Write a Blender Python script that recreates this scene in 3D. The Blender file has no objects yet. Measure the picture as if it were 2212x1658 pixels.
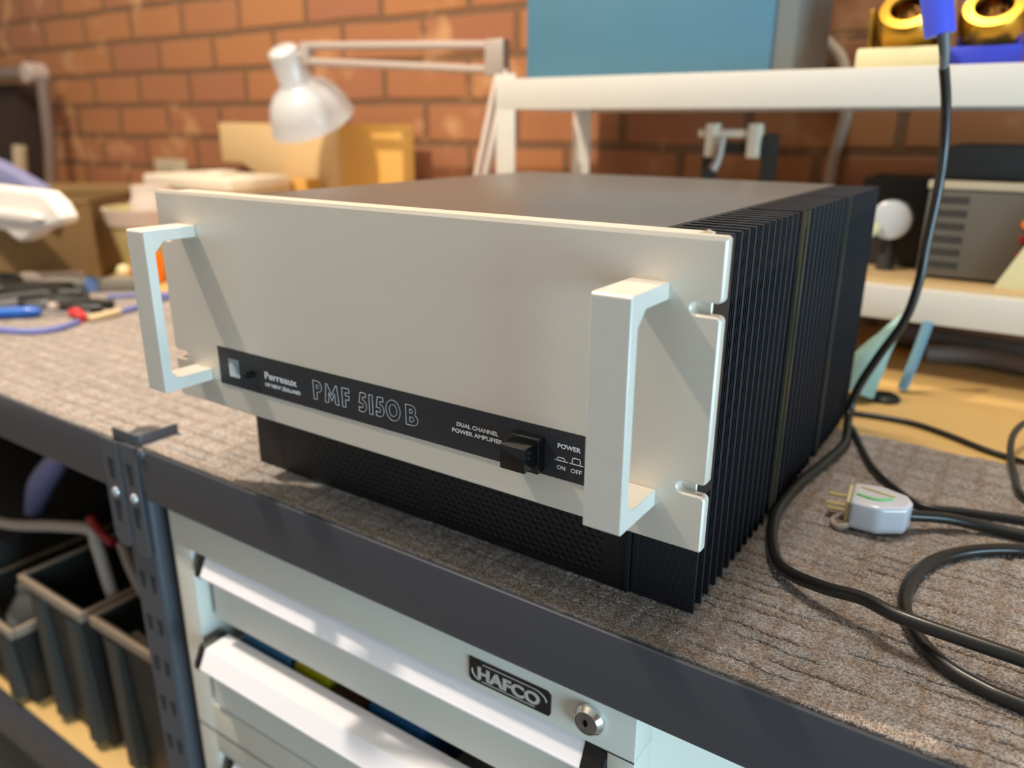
import bpy, bmesh, math, random
import numpy as np
from mathutils import Vector, Matrix
from mathutils.geometry import delaunay_2d_cdt
random.seed(7); rng = np.random.default_rng(7)
sc = bpy.context.scene
COL = sc.collection

# ------------------------------------------------------------------ camera
RI = Vector((0.82765, 0.561229, 0.004207)); UP = Vector((-0.180893, 0.259654, 0.948608)); FW = Vector((-0.531294, 0.785876, -0.316426))
cam_d = bpy.data.cameras.new('camera'); cam = bpy.data.objects.new('camera', cam_d); COL.objects.link(cam)
M = Matrix.Identity(4)
for i in range(3):
    M[i][0] = RI[i]; M[i][1] = UP[i]; M[i][2] = -FW[i]
M[0][3], M[1][3], M[2][3] = 0.61119, -0.37923, 0.31102
cam.matrix_world = M
cam_d.sensor_width = 36; cam_d.lens = 1688.89 / 2212 * 36
cam_d.clip_start = 0.02; cam_d.clip_end = 50
cam_d.dof.use_dof = True; cam_d.dof.focus_distance = 0.48; cam_d.dof.aperture_fstop = 4.3
sc.camera = cam
# ------------------------------------------------------------------ world, lights, exposure
w = bpy.data.worlds.new('world'); sc.world = w; w.use_nodes = True
w.node_tree.nodes['Background'].inputs[0].default_value = (0.93, 0.96, 1.0, 1)
w.node_tree.nodes['Background'].inputs[1].default_value = 0.25
def light(name, kind, loc, tgt, power, color, size=0.1, size_y=None):
    d = bpy.data.lights.new(name, kind); o = bpy.data.objects.new(name, d); COL.objects.link(o)
    o.location = loc; d.energy = power; d.color = color
    o.rotation_euler = (Vector(tgt) - Vector(loc)).to_track_quat('-Z', 'Y').to_euler()
    if kind == 'AREA':
        d.size = size
        if size_y: d.shape = 'RECTANGLE'; d.size_y = size_y
    else: d.shadow_soft_size = size
    return o
WARM = (1.0, 0.89, 0.75); COOL = (0.50, 0.80, 1.0)
light('lamp_over_bench', 'POINT', (-0.60, -0.25, 1.50), (0, 0, 0), 100, WARM, 0.03)
light('lamp_over_shelf', 'AREA', (0.35, 0.62, 1.70), (0.3, 0.2, 0), 14, WARM, 0.30)
light('fill_left_bay', 'POINT', (-1.9, -0.3, 1.65), (0, 0, 0), 8, WARM, 0.08)  # added fill to brighten the left bay, no known lamp there
light('daylight_window', 'AREA', (2.75, -0.45, -0.1), (0.3, 0.0, 0.0), 80, COOL, 1.6, 1.2)
sc.view_settings.view_transform = 'Standard'; sc.view_settings.look = 'None'
sc.view_settings.gamma = 1.0; sc.view_settings.use_curve_mapping = False
sc.view_settings.exposure = 0.30

# ------------------------------------------------------------------ materials
def srgb(r, g, b):
    f = lambda c: (c / 255 / 12.92) if c / 255 <= 0.04045 else ((c / 255 + 0.055) / 1.055) ** 2.4
    return (f(r), f(g), f(b), 1)
class NT:
    def __init__(s, name):
        s.m = bpy.data.materials.new(name); s.m.use_nodes = True; s.t = s.m.node_tree
        s.b = s.t.nodes['Principled BSDF']
    def n(s, t, **k):
        x = s.t.nodes.new(t)
        for a, v in k.items(): setattr(x, a, v)
        return x
    def l(s, a, b): s.t.links.new(a, b)
    def math(s, op, a, b=None, c=None):
        x = s.n('ShaderNodeMath', operation=op)
        for i, v in enumerate((a, b, c)):
            if v is None: continue
            if isinstance(v, (int, float)): x.inputs[i].default_value = v
            else: s.l(v, x.inputs[i])
        return x.outputs[0]
    def coord(s): return s.n('ShaderNodeTexCoord').outputs['Object']
    def bump(s, h, strength, dist=0.001):
        x = s.n('ShaderNodeBump'); x.inputs['Strength'].default_value = strength; x.inputs['Distance'].default_value = dist
        s.l(h, x.inputs['Height']); s.l(x.outputs[0], s.b.inputs['Normal']); return x
def mat(name, col, rough=0.5, metal=0.0, var=0.0, vs=20.0, bump=0.0, bs=200.0, coat=0.0, stretch=None, trans=0.0, spec=None, sheen=0.0):
    k = NT(name); b = k.b
    b.inputs['Roughness'].default_value = rough; b.inputs['Metallic'].default_value = metal
    b.inputs['Base Color'].default_value = col
    if coat: b.inputs['Coat Weight'].default_value = coat; b.inputs['Coat Roughness'].default_value = 0.1
    if trans: b.inputs['Transmission Weight'].default_value = trans
    if spec is not None: b.inputs['Specular IOR Level'].default_value = spec
    if sheen: b.inputs['Sheen Weight'].default_value = sheen
    tc = k.coord()
    if stretch:
        mp = k.n('ShaderNodeMapping'); mp.inputs['Scale'].default_value = stretch; k.l(tc, mp.inputs[0]); tc = mp.outputs[0]
    nz = k.n('ShaderNodeTexNoise'); nz.inputs['Scale'].default_value = vs; nz.inputs['Detail'].default_value = 4; k.l(tc, nz.inputs['Vector'])
    v = max(var, 0.02)
    mx = k.n('ShaderNodeMix', data_type='RGBA'); k.l(nz.outputs['Fac'], mx.inputs[0])
    mx.inputs[6].default_value = (col[0] * (1 - v), col[1] * (1 - v), col[2] * (1 - v), 1)
    mx.inputs[7].default_value = (min(1, col[0] * (1 + v)), min(1, col[1] * (1 + v)), min(1, col[2] * (1 + v)), 1)
    k.l(mx.outputs[2], b.inputs['Base Color'])
    if bump:
        n2 = k.n('ShaderNodeTexNoise'); n2.inputs['Scale'].default_value = bs; n2.inputs['Detail'].default_value = 3; k.l(tc, n2.inputs['Vector'])
        k.bump(n2.outputs['Fac'], bump)
    return k.m

m_alu = mat('anodised_aluminium', srgb(218, 208, 194), 0.42, 0.35, 0.03, 900, 0.03, 2500, stretch=(0.05, 1, 1))
m_alu_h = mat('handle_aluminium', srgb(210, 204, 194), 0.45, 0.25, 0.04, 60, 0.02, 1500)
m_black = mat('black_paint', srgb(20, 20, 23), 0.45, 0, 0.2, 40, 0.02, 900)
m_strip = mat('printed_black_strip', srgb(40, 40, 44), 0.5, 0.1, 0.05, 60)
m_print = mat('white_screen_print', srgb(205, 208, 212), 0.6)
m_logo_d = mat('grey_screen_print', srgb(140, 150, 155), 0.5)
m_btn = mat('glossy_black_plastic', srgb(9, 9, 10), 0.16, 0, 0.1, 50, coat=0.3)
m_lid = mat('satin_grey_lid', srgb(84, 79, 74), 0.36, 0.0, 0.08, 30, 0.04, 1200, spec=0.8)
m_fin = mat('black_anodised_fin', srgb(22, 21, 23), 0.5, 0.1, 0.1, 60)
m_screw = mat('zinc_screw', srgb(150, 150, 155), 0.3, 0.9)
m_steel = mat('grey_painted_steel', srgb(68, 69, 76), 0.32, 0.1, 0.05, 15, 0.03, 500, coat=0.2)
m_post = mat('grey_painted_upright', srgb(78, 80, 86), 0.38, 0.1, 0.05, 15, 0.02, 400)
m_rivet = mat('bright_rivet', srgb(215, 218, 222), 0.3, 0.6)
m_hole = mat('dark_slot', srgb(30, 32, 42), 0.8)
m_cab = mat('cabinet_grey_paint', srgb(212, 208, 196), 0.5, 0, 0.03, 10, 0.03, 900)
m_cabhandle = mat('drawer_handle_aluminium', srgb(240, 236, 241), 0.4, 0.0, 0.02, 40, stretch=(0.05, 1, 1))
m_cap = mat('black_end_cap', srgb(18, 18, 18), 0.5)
m_badge = mat('badge_black', srgb(20, 19, 20), 0.35)
m_badge_l = mat('badge_silver', srgb(205, 200, 194), 0.4, 0.2)
m_chrome = mat('chrome', srgb(225, 225, 225), 0.08, 1.0)
m_lockface = mat('lock_face', srgb(120, 115, 112), 0.4, 0.6)
m_white_p = mat('white_painted_shelf', srgb(204, 198, 188), 0.45, 0, 0.03, 8)
m_cable = mat('black_cable_sheath', srgb(36, 35, 34), 0.33, 0, 0.1, 50, 0.03, 700, coat=0.15)
m_grey_cable = mat('grey_cable_sheath', srgb(100, 98, 95), 0.5, 0, 0.05, 40)
m_hose = mat('beige_hose', srgb(185, 168, 150), 0.6)
m_teal = mat('teal_blue_face', srgb(72, 116, 136), 0.6, 0, 0.08, 4)
m_dgrey = mat('grey_side_panel', srgb(105, 108, 106), 0.6)
m_gold = mat('brass', srgb(176, 132, 44), 0.32, 0.9, 0.1, 60)
m_wool = mat('brass_wool', srgb(160, 115, 50), 0.5, 0.7, 0.4, 400, 1.0, 600)
m_cream = mat('cream_plastic', srgb(214, 202, 156), 0.5)
m_blue = mat('royal_blue_plastic', srgb(48, 62, 190), 0.4, coat=0.3)
m_blue_h = mat('blue_rubber', srgb(70, 84, 215), 0.4, coat=0.2)
m_dark = mat('charcoal_case', srgb(50, 48, 45), 0.6, 0, 0.1, 20)
m_psu = mat('olive_grey_case', srgb(94, 87, 76), 0.6, 0, 0.06, 15)
m_psu_d = mat('dark_vent', srgb(52, 47, 41), 0.8)
m_ceramic = mat('white_ceramic', srgb(205, 208, 212), 0.25, coat=0.5)
m_lamp = mat('white_enamel_lamp', srgb(188, 187, 186), 0.3, 0, 0.02, 20, coat=0.4)
m_arm = mat('grey_lamp_arm', srgb(175, 160, 150), 0.45, 0.2)
m_arm_d = mat('grey_arm_dark', srgb(120, 105, 98), 0.5, 0.2)
m_pale = mat('pale_pine', srgb(205, 174, 126), 0.6, 0, 0.10, 8, stretch=(1, 1, 0.15))
m_yell = mat('golden_pine', srgb(214, 165, 84), 0.55, 0, 0.12, 8, stretch=(1, 1, 0.15))
m_box_w = mat('off_white_plastic', srgb(226, 214, 194), 0.55)
m_outlet = mat('outlet_plastic', srgb(178, 165, 140), 0.5)
m_khaki = mat('brown_cardboard', srgb(118, 92, 54), 0.8, 0, 0.12, 6)
m_khaki_in = mat('cardboard_inner', srgb(120, 90, 55), 0.9)
m_paper = mat('white_paper', srgb(236, 230, 222), 0.7)
m_cloth = mat('lilac_blue_cloth', srgb(120, 122, 160), 0.9, 0, 0.1, 30)
m_jar = mat('frosted_plastic', srgb(205, 190, 180), 0.4)
m_jar_y = mat('yellowish_tub', srgb(200, 188, 130), 0.5)
m_orange = mat('bright_orange', srgb(255, 128, 0), 0.5)
m_red = mat('red_plastic', srgb(215, 60, 60), 0.4)
m_darkred = mat('dark_red_rubber', srgb(140, 18, 20), 0.5)
m_cord = mat('lilac_blue_cord', srgb(110, 120, 190), 0.6)
m_sblue = mat('screwdriver_blue', srgb(20, 95, 190), 0.35, coat=0.4)
m_tblack = mat('black_tool_grip', srgb(28, 28, 28), 0.5)
m_tan = mat('tan_sleeve', srgb(215, 195, 155), 0.6)
m_crate = mat('black_crate_plastic', srgb(44, 42, 38), 0.5, 0, 0.1, 20)
m_crate2 = mat('grey_crate_rib', srgb(66, 64, 58), 0.55)
m_rim = mat('tan_crate_rim', srgb(148, 130, 112), 0.6)
m_wcable = mat('white_cable', srgb(175, 160, 148), 0.5)
m_plugw = mat('translucent_plug', srgb(214, 216, 226), 0.22, 0, 0.05, 80, coat=0.6)
m_green = mat('green_wire', srgb(120, 200, 130), 0.5)
m_mint = mat('mint_rag', srgb(150, 185, 178), 0.9, 0, 0.1, 40)
m_yelt = mat('yellow_tape', srgb(190, 180, 20), 0.5)

# brick wall
k = NT('brick_wall'); tc = k.coord(); sp = k.n('ShaderNodeSeparateXYZ'); k.l(tc, sp.inputs[0]); cb = k.n('ShaderNodeCombineXYZ')
k.l(sp.outputs[0], cb.inputs[0]); k.l(k.math('ADD', sp.outputs[2], 0.0295 + 0.86), cb.inputs[1])
nz = k.n('ShaderNodeTexNoise'); nz.inputs['Scale'].default_value = 7; nz.inputs['Detail'].default_value = 5; k.l(tc, nz.inputs[0])
ws = k.n('ShaderNodeVectorMath', operation='SCALE'); ws.inputs['Scale'].default_value = 0.012; k.l(nz.outputs['Color'], ws.inputs[0])
wa = k.n('ShaderNodeVectorMath', operation='ADD'); k.l(cb.outputs[0], wa.inputs[0]); k.l(ws.outputs[0], wa.inputs[1])
bt = k.n('ShaderNodeTexBrick'); k.l(wa.outputs[0], bt.inputs['Vector']); bt.inputs['Scale'].default_value = 1.0
bt.inputs['Brick Width'].default_value = 0.24; bt.inputs['Row Height'].default_value = 0.086; bt.inputs['Mortar Size'].default_value = 0.0095
bt.inputs['Mortar Smooth'].default_value = 0.3; bt.inputs['Bias'].default_value = 0.0
bt.inputs['Color1'].default_value = srgb(160, 106, 64); bt.inputs['Color2'].default_value = srgb(146, 94, 66); bt.inputs['Mortar'].default_value = srgb(112, 80, 54)
n2 = k.n('ShaderNodeTexNoise'); n2.inputs['Scale'].default_value = 9; n2.inputs['Detail'].default_value = 6; k.l(tc, n2.inputs[0])
rp = k.n('ShaderNodeValToRGB'); rp.color_ramp.elements[0].position = 0.58; rp.color_ramp.elements[1].position = 0.70; k.l(n2.outputs[0], rp.inputs[0])
mx = k.n('ShaderNodeMix', data_type='RGBA'); k.l(k.math('MULTIPLY', rp.outputs[0], 0.85), mx.inputs[0]); k.l(bt.outputs['Color'], mx.inputs[6]); mx.inputs[7].default_value = srgb(186, 140, 98)
k.l(mx.outputs[2], k.b.inputs['Base Color']); k.b.inputs['Roughness'].default_value = 0.9
k.bump(k.math('SUBTRACT', 1.0, bt.outputs['Fac']), 0.6, 0.006); m_brick = k.m

# perforated vent (staggered holes)
k = NT('perforated_black'); tc = k.coord(); sp = k.n('ShaderNodeSeparateXYZ'); k.l(tc, sp.inputs[0]); X, Z = sp.outputs[0], sp.outputs[2]
def latt(px, pz, ox, oz):
    fx = k.math('SUBTRACT', k.math('FRACT', k.math('DIVIDE', k.math('ADD', X, 10 + ox), px)), 0.5)
    fz = k.math('SUBTRACT', k.math('FRACT', k.math('DIVIDE', k.math('ADD', Z, 10 + oz), pz)), 0.5)
    fx = k.math('MULTIPLY', fx, px); fz = k.math('MULTIPLY', fz, pz)
    return k.math('SQRT', k.math('ADD', k.math('MULTIPLY', fx, fx), k.math('MULTIPLY', fz, fz)))
dmin = k.math('MINIMUM', latt(0.0066, 0.0094, 0, 0), latt(0.0066, 0.0094, 0.0033, 0.0047))
hole = k.math('LESS_THAN', dmin, 0.0016)
def band(v, a, b): return k.math('MULTIPLY', k.math('GREATER_THAN', v, a), k.math('LESS_THAN', v, b))
# object origin sits at the vent panel's own centre bottom
zone = k.math('MULTIPLY', k.math('ADD', band(X, -0.140, -0.0075), band(X, 0.0, 0.156)), band(Z, 0.006, 0.2))
hole = k.math('MULTIPLY', hole, zone)
mx = k.n('ShaderNodeMix', data_type='RGBA'); k.l(hole, mx.inputs[0]); mx.inputs[6].default_value = srgb(19, 19, 21); mx.inputs[7].default_value = srgb(3, 3, 3)
k.l(mx.outputs[2], k.b.inputs['Base Color']); k.b.inputs['Roughness'].default_value = 0.42
sm = k.n('ShaderNodeMapRange'); sm.inputs['From Min'].default_value = 0.0010; sm.inputs['From Max'].default_value = 0.0021; k.l(dmin, sm.inputs[0])
inv = k.math('MULTIPLY', k.math('SUBTRACT', 1.0, sm.outputs[0]), zone)
k.bump(k.math('SUBTRACT', 1.0, inv), 0.8, 0.0008); m_perf = k.m

# finely ribbed fin face
k = NT('ribbed_black_fin'); tc = k.coord(); sp = k.n('ShaderNodeSeparateXYZ'); k.l(tc, sp.inputs[0])
wv = k.math('SINE', k.math('MULTIPLY', sp.outputs[0], 2 * math.pi / 0.00105))
mx = k.n('ShaderNodeMix', data_type='RGBA'); k.l(k.math('MULTIPLY_ADD', wv, 0.5, 0.5), mx.inputs[0]); mx.inputs[6].default_value = srgb(16, 15, 20); mx.inputs[7].default_value = srgb(26, 25, 33)
k.l(mx.outputs[2], k.b.inputs['Base Color']); k.b.inputs['Roughness'].default_value = 0.5; k.b.inputs['Specular IOR Level'].default_value = 0.35
k.bump(wv, 0.5, 0.0003); m_ribfin = k.m

# MDF / plywood bench top
m_ply = mat('pine_bench_top', srgb(222, 180, 112), 0.5, 0, 0.10, 6, 0.02, 300, coat=0.15, stretch=(0.15, 1, 1))
m_floor = mat('concrete_floor', srgb(120, 112, 104), 0.8, 0, 0.1, 3)
m_wall = mat('painted_wall', srgb(190, 182, 168), 0.9, 0, 0.04, 2)
m_glass = mat('window_glass', srgb(225, 235, 240), 0.05, trans=1.0)

# loop-pile carpet
k = NT('loop_pile_carpet'); tc = k.coord()
vo = k.n('ShaderNodeTexVoronoi'); vo.inputs['Scale'].default_value = 800; k.l(tc, vo.inputs['Vector'])
sp = k.n('ShaderNodeSeparateXYZ'); k.l(tc, sp.inputs[0])
n1 = k.n('ShaderNodeTexNoise'); n1.inputs['Scale'].default_value = 60; n1.inputs['Detail'].default_value = 3; k.l(tc, n1.inputs[0])
wv_ = k.n('ShaderNodeVectorMath', operation='SCALE'); wv_.inputs['Scale'].default_value = 0.007; k.l(n1.outputs['Color'], wv_.inputs[0]); wv2 = k.n('ShaderNodeVectorMath', operation='ADD'); k.l(tc, wv2.inputs[0]); k.l(wv_.outputs[0], wv2.inputs[1])
ck = k.n('ShaderNodeTexBrick'); k.l(wv2.outputs[0], ck.inputs['Vector']); ck.inputs['Scale'].default_value = 1; ck.inputs['Brick Width'].default_value = 0.030; ck.inputs['Row Height'].default_value = 0.024
ck.inputs['Mortar Size'].default_value = 0.006; ck.inputs['Mortar Smooth'].default_value = 1.0
ck.offset = 0.0; ck.inputs['Color1'].default_value = srgb(184, 176, 170); ck.inputs['Color2'].default_value = srgb(172, 165, 160); ck.inputs['Mortar'].default_value = srgb(166, 152, 140)
sv = k.n('ShaderNodeSeparateColor'); k.l(vo.outputs['Color'], sv.inputs[0])
fac = k.math('MULTIPLY_ADD', sv.outputs[0], 0.75, k.math('MULTIPLY', n1.outputs[0], 0.28))
m1 = k.n('ShaderNodeMix', data_type='RGBA', blend_type='MULTIPLY'); m1.inputs[0].default_value = 1.0; k.l(ck.outputs[0], m1.inputs[6])
cr = k.n('ShaderNodeMix', data_type='RGBA'); k.l(fac, cr.inputs[0]); cr.inputs[6].default_value = (0.38, 0.375, 0.385, 1); cr.inputs[7].default_value = (1.50, 1.48, 1.48, 1); k.l(cr.outputs[2], m1.inputs[7])
k.l(m1.outputs[2], k.b.inputs['Base Color']); k.b.inputs['Roughness'].default_value = 0.95; k.b.inputs['Specular IOR Level'].default_value = 0.1
k.bump(k.math('SUBTRACT', 1.0, k.math('MULTIPLY', vo.outputs['Distance'], 1.2)), 1.0, 0.0012); m_carpet = k.m

# ------------------------------------------------------------------ mesh helpers
class MB:
    def __init__(s): s.bm = bmesh.new()
    def _add(s, t, M=None, bev=0, seg=2):
        if bev: bmesh.ops.bevel(t, geom=list(t.edges), offset=bev, segments=seg, affect='EDGES', profile=0.6)
        if M is not None: t.transform(M)
        me = bpy.data.meshes.new('t'); t.to_mesh(me); t.free(); s.bm.from_mesh(me); bpy.data.meshes.remove(me); return s
    def box(s, x0, x1, y0, y1, z0, z1, bev=0, seg=2, M=None):
        t = bmesh.new(); bmesh.ops.create_cube(t, size=1)
        bmesh.ops.scale(t, vec=(x1 - x0, y1 - y0, z1 - z0), verts=t.verts); bmesh.ops.translate(t, vec=((x0 + x1) / 2, (y0 + y1) / 2, (z0 + z1) / 2), verts=t.verts)
        return s._add(t, M, bev, seg)
    def prism(s, pts, axis, a, b, bev=0, seg=2, M=None):
        """pts 2-D polygon; axis 'x': (y,z), 'y': (x,z), 'z': (x,y); extruded from a to b"""
        t = bmesh.new()
        f = {'x': lambda p, d: (d, p[0], p[1]), 'y': lambda p, d: (p[0], d, p[1]), 'z': lambda p, d: (p[0], p[1], d)}[axis]
        v0 = [t.verts.new(f(p, a)) for p in pts]; v1 = [t.verts.new(f(p, b)) for p in pts]; n = len(pts)
        t.faces.new(v0); t.faces.new(v1[::-1])
        for i in range(n): t.faces.new((v0[i], v1[i], v1[(i + 1) % n], v0[(i + 1) % n]))
        bmesh.ops.recalc_face_normals(t, faces=t.faces)
        return s._add(t, M, bev, seg)
    def lathe(s, prof, M=None, n=32, cap=True):
        """prof [(r,z)] about z"""
        t = bmesh.new(); rings = []
        for r, z in prof:
            rings.append([t.verts.new((r * math.cos(2 * math.pi * i / n), r * math.sin(2 * math.pi * i / n), z)) for i in range(n)])
        for a, b in zip(rings, rings[1:]):
            for i in range(n): t.faces.new((a[i], a[(i + 1) % n], b[(i + 1) % n], b[i]))
        if cap: t.faces.new(rings[0][::-1]); t.faces.new(rings[-1])
        bmesh.ops.remove_doubles(t, verts=t.verts, dist=1e-6); bmesh.ops.recalc_face_normals(t, faces=t.faces)
        return s._add(t, M)
    def cyl(s, p0, p1, r0, r1=None, n=24, bev=0):
        p0, p1 = Vector(p0), Vector(p1); d = p1 - p0; L = d.length; r1 = r0 if r1 is None else r1
        e = min(bev, L / 3)
        prof = [(r0, 0), (r1, L)] if not e else [(r0 - e, 0), (r0, e), (r1, L - e), (r1 - e, L)]
        return s.lathe(prof, Matrix.Translation(p0) @ d.to_track_quat('Z', 'Y').to_matrix().to_4x4(), n)
    def ball(s, c, r, sc3=(1, 1, 1), n=20):
        t = bmesh.new(); bmesh.ops.create_uvsphere(t, u_segments=n, v_segments=n // 2 + 2, radius=r); bmesh.ops.scale(t, vec=sc3, verts=t.verts)
        bmesh.ops.translate(t, vec=c, verts=t.verts); return s._add(t)
    def tube(s, pts, r, n=12, sub=8, radii=None, closed=False, capends=True):
        P = [Vector(p) for p in pts]; out = []; rr = []
        R = radii or [r] * len(P)
        if sub > 1:
            m = len(P)
            for i in range(m - 1):
                a, b, c, d = P[max(i - 1, 0)], P[i], P[i + 1], P[min(i + 2, m - 1)]
                for j in range(sub):
                    u = j / sub
                    out.append(0.5 * ((2 * b) + (c - a) * u + (2 * a - 5 * b + 4 * c - d) * u * u + (3 * b - a - 3 * c + d) * u ** 3)); rr.append(R[i] * (1 - u) + R[i + 1] * u)
            out.append(P[-1]); rr.append(R[-1])
        else: out, rr = P, R
        t = bmesh.new(); rings = []; ref = None; N = len(out)
        for i, p in enumerate(out):
            d = (out[(i + 1) % N] - out[i - 1]) if closed else (out[min(i + 1, N - 1)] - out[max(i - 1, 0)])
            d = d.normalized()
            if ref is None: ref = d.orthogonal().normalized()
            ref = (ref - d * ref.dot(d)).normalized(); q = d.cross(ref)
            rings.append([t.verts.new(p + (ref * math.cos(2 * math.pi * k2 / n) + q * math.sin(2 * math.pi * k2 / n)) * rr[i]) for k2 in range(n)])
        for i in range(N if closed else N - 1):
            a, b = rings[i], rings[(i + 1) % N]
            for k2 in range(n): t.faces.new((a[k2], a[(k2 + 1) % n], b[(k2 + 1) % n], b[k2]))
        if capends and not closed: t.faces.new(rings[0][::-1]); t.faces.new(rings[-1])
        bmesh.ops.recalc_face_normals(t, faces=t.faces)
        return s._add(t)
    def text(s, body, x, z, h, y, width=None, bold=0.0, depth=0.0002, ref='H'):
        """solid lettering in the XZ plane facing -Y, baseline z, cap height h, starting at x"""
        c = bpy.data.curves.new('t', 'FONT'); c.body = body; c.size = 1; c.offset = bold; c.resolution_u = 4
        o = bpy.data.objects.new('t', c); COL.objects.link(o); bpy.context.view_layer.update()
        me = bpy.data.meshes.new_from_object(o.evaluated_get(bpy.context.evaluated_depsgraph_get()))
        co = np.array([v.co for v in me.vertices]); sy = h / 0.73; x0 = co[:, 0].min(); W_ = co[:, 0].max() - x0
        sx = (width / W_) if width else sy
        t = bmesh.new(); t.from_mesh(me)
        for v in t.verts: v.co = Vector((x + (v.co.x - x0) * sx, y, z + v.co.y * sy))
        ext = bmesh.ops.extrude_face_region(t, geom=list(t.faces)); bmesh.ops.translate(t, vec=(0, -depth, 0), verts=[e for e in ext['geom'] if isinstance(e, bmesh.types.BMVert)])
        bpy.data.objects.remove(o); bpy.data.curves.remove(c); bpy.data.meshes.remove(me)
        return s._add(t)

def wloc(o):
    p = Vector(o.location)
    while o.parent: o = o.parent; p += Vector(o.location)
    return p
def obj(name, mb, m, parent=None, smooth=35, origin=None):
    bm = mb.bm if isinstance(mb, MB) else mb
    bmesh.ops.recalc_face_normals(bm, faces=bm.faces)
    me = bpy.data.meshes.new(name); bm.to_mesh(me); bm.free()
    co = np.empty(len(me.vertices) * 3); me.vertices.foreach_get('co', co); co = co.reshape(-1, 3)
    if origin is None: o3 = Vector(((co[:, 0].min() + co[:, 0].max()) / 2, (co[:, 1].min() + co[:, 1].max()) / 2, co[:, 2].min()))
    else: o3 = Vector(origin)
    co -= np.array(o3); me.vertices.foreach_set('co', co.ravel())
    me.materials.append(m)
    if smooth and len(me.polygons):
        me.polygons.foreach_set('use_smooth', [True] * len(me.polygons))
        try: me.set_sharp_from_angle(angle=math.radians(smooth))
        except Exception: pass
    me.update()
    o = bpy.data.objects.new(name, me); COL.objects.link(o)
    if parent: o.parent = parent; o.location = o3 - wloc(parent)
    else: o.location = o3
    return o
def thing(name, label, cat, loc, group=None):
    o = bpy.data.objects.new(name, None); COL.objects.link(o); o.location = loc; o.empty_display_size = 0.05
    o['label'] = label; o['category'] = cat
    if group: o['group'] = group
    return o
def tag(o, label, cat, group=None):
    o['label'] = label; o['category'] = cat
    if group: o['group'] = group
    return o
def struct(name, mb, m, parent=None):
    o = obj(name, mb, m, parent)
    if not parent: o['kind'] = 'structure'
    return o

# ------------------------------------------------------------------ setting
ZF = -0.90
struct('floor', MB().box(-3.6, 3.2, -2.5, 1.02, ZF - 0.05, ZF), m_floor)
struct('wall_back', MB().box(-3.6, 3.2, 1.02, 1.14, ZF, 1.95), m_brick)
struct('wall_left', MB().box(-3.7, -3.6, -2.5, 1.14, ZF, 1.95), m_wall)
struct('ceiling', MB().box(-3.7, 3.3, -2.5, 1.14, 1.95, 2.0), m_wall)
wr = MB(); wr.box(3.2, 3.3, -2.5, 1.14, ZF, -0.65).box(3.2, 3.3, -2.5, 1.14, 0.85, 1.95).box(3.2, 3.3, 0.7, 1.14, -0.65, 0.85).box(3.2, 3.3, -2.5, -1.4, -0.65, 0.85)
struct('wall_right', wr, m_wall)
fr = MB()
for a in ((3.19, 3.31, -1.4, -1.34, -0.65, 0.85), (3.19, 3.31, 0.64, 0.7, -0.65, 0.85), (3.19, 3.31, -1.34, 0.64, -0.65, -0.59), (3.19, 3.31, -1.34, 0.64, 0.79, 0.85), (3.22, 3.28, -0.38, -0.32, -0.59, 0.79)): fr.box(*a)
win = struct('window_1', fr, m_white_p)
obj('window_pane', MB().box(3.245, 3.25, -1.34, 0.64, -0.59, 0.79), m_glass, win)

# ------------------------------------------------------------------ workbench
BX0, BX1 = -2.6, 1.25
bench = thing('workbench', 'grey steel workbench with pine top carrying the amplifier', 'workbench', (0, 0.5, ZF))
obj('bench_top', MB().box(BX0, BX1, 0.014, 0.99, -0.030, -0.006, 0.001), m_ply, bench)
def beam(x0, x1, z0, z1, y0=0.011):
    # folded C channel with a rounded front top edge
    t = 0.0018; zt = min(z1, -0.031) if z1 > -0.1 else z1
    pts = [(y0 + 0.0030, z1), (y0 + 0.0012, z1), (y0 + 0.0003, z1 - 0.0008), (y0, z1 - 0.0022), (y0, z0 + 0.003), (y0 + 0.001, z0 + 0.001), (y0 + 0.0035, z0), (y0 + 0.035, z0),
           (y0 + 0.035, z0 + t), (y0 + 0.004, z0 + t), (y0 + t, z0 + 0.004), (y0 + t, zt - 0.002), (y0 + 0.035, zt - 0.002), (y0 + 0.035, zt - 0.0002), (y0 + 0.0030, zt - 0.0002)]
    return MB().prism(pts, 'x', x0, x1)
# the front beams stand a hair proud of the top with their rounded lip
obj('front_beam', beam(-0.1315, BX1, -0.0585, -0.0005, 0.0095), m_steel, bench)
obj('front_beam', beam(BX0, -0.1700, -0.0595, -0.0005, 0.0075), m_steel, bench)
obj('shelf_beam', beam(BX0, -0.145, -0.640, -0.572, 0.0095), m_steel, bench)
obj('lower_shelf', MB().box(BX0, -0.09, 0.030, 0.95, -0.583, -0.571, 0.001), m_ply, bench)
def upright(x0, x1, y0, y1, z1, flipy=False):
    t = 0.0022; r = 0.006
    # L profile, rounded outer corner at (x1,y0)
    pts = [(x0, y0), (x1 - r, y0)] + [(x1 - r + r * math.sin(a), y0 + r - r * math.cos(a)) for a in (0.4, 0.8, 1.2)] + [(x1, y0 + r), (x1, y1), (x1 - t, y1), (x1 - t, y0 + r)] \
        + [(x1 - r + (r - t) * math.sin(a), y0 + r - (r - t) * math.cos(a)) for a in (1.2, 0.8, 0.4)] + [(x1 - r, y0 + t), (x0, y0 + t)]
    return MB().prism(pts, 'z', ZF, z1)
up = obj('post', upright(-0.154, -0.1085, 0.0125, 0.058, 0.0105), m_post, bench)
for i in range(12):
    z = -0.165 - i * 0.055
    for x in (-0.141, -0.121):
        obj('slot', MB().prism([(x - .0045, z + .010), (x + .0045, z + .010), (x + .0025, z - .010), (x - .0025, z - .010)], 'y', 0.0118, 0.0127), m_hole, up)
    if i > 10: break
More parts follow.
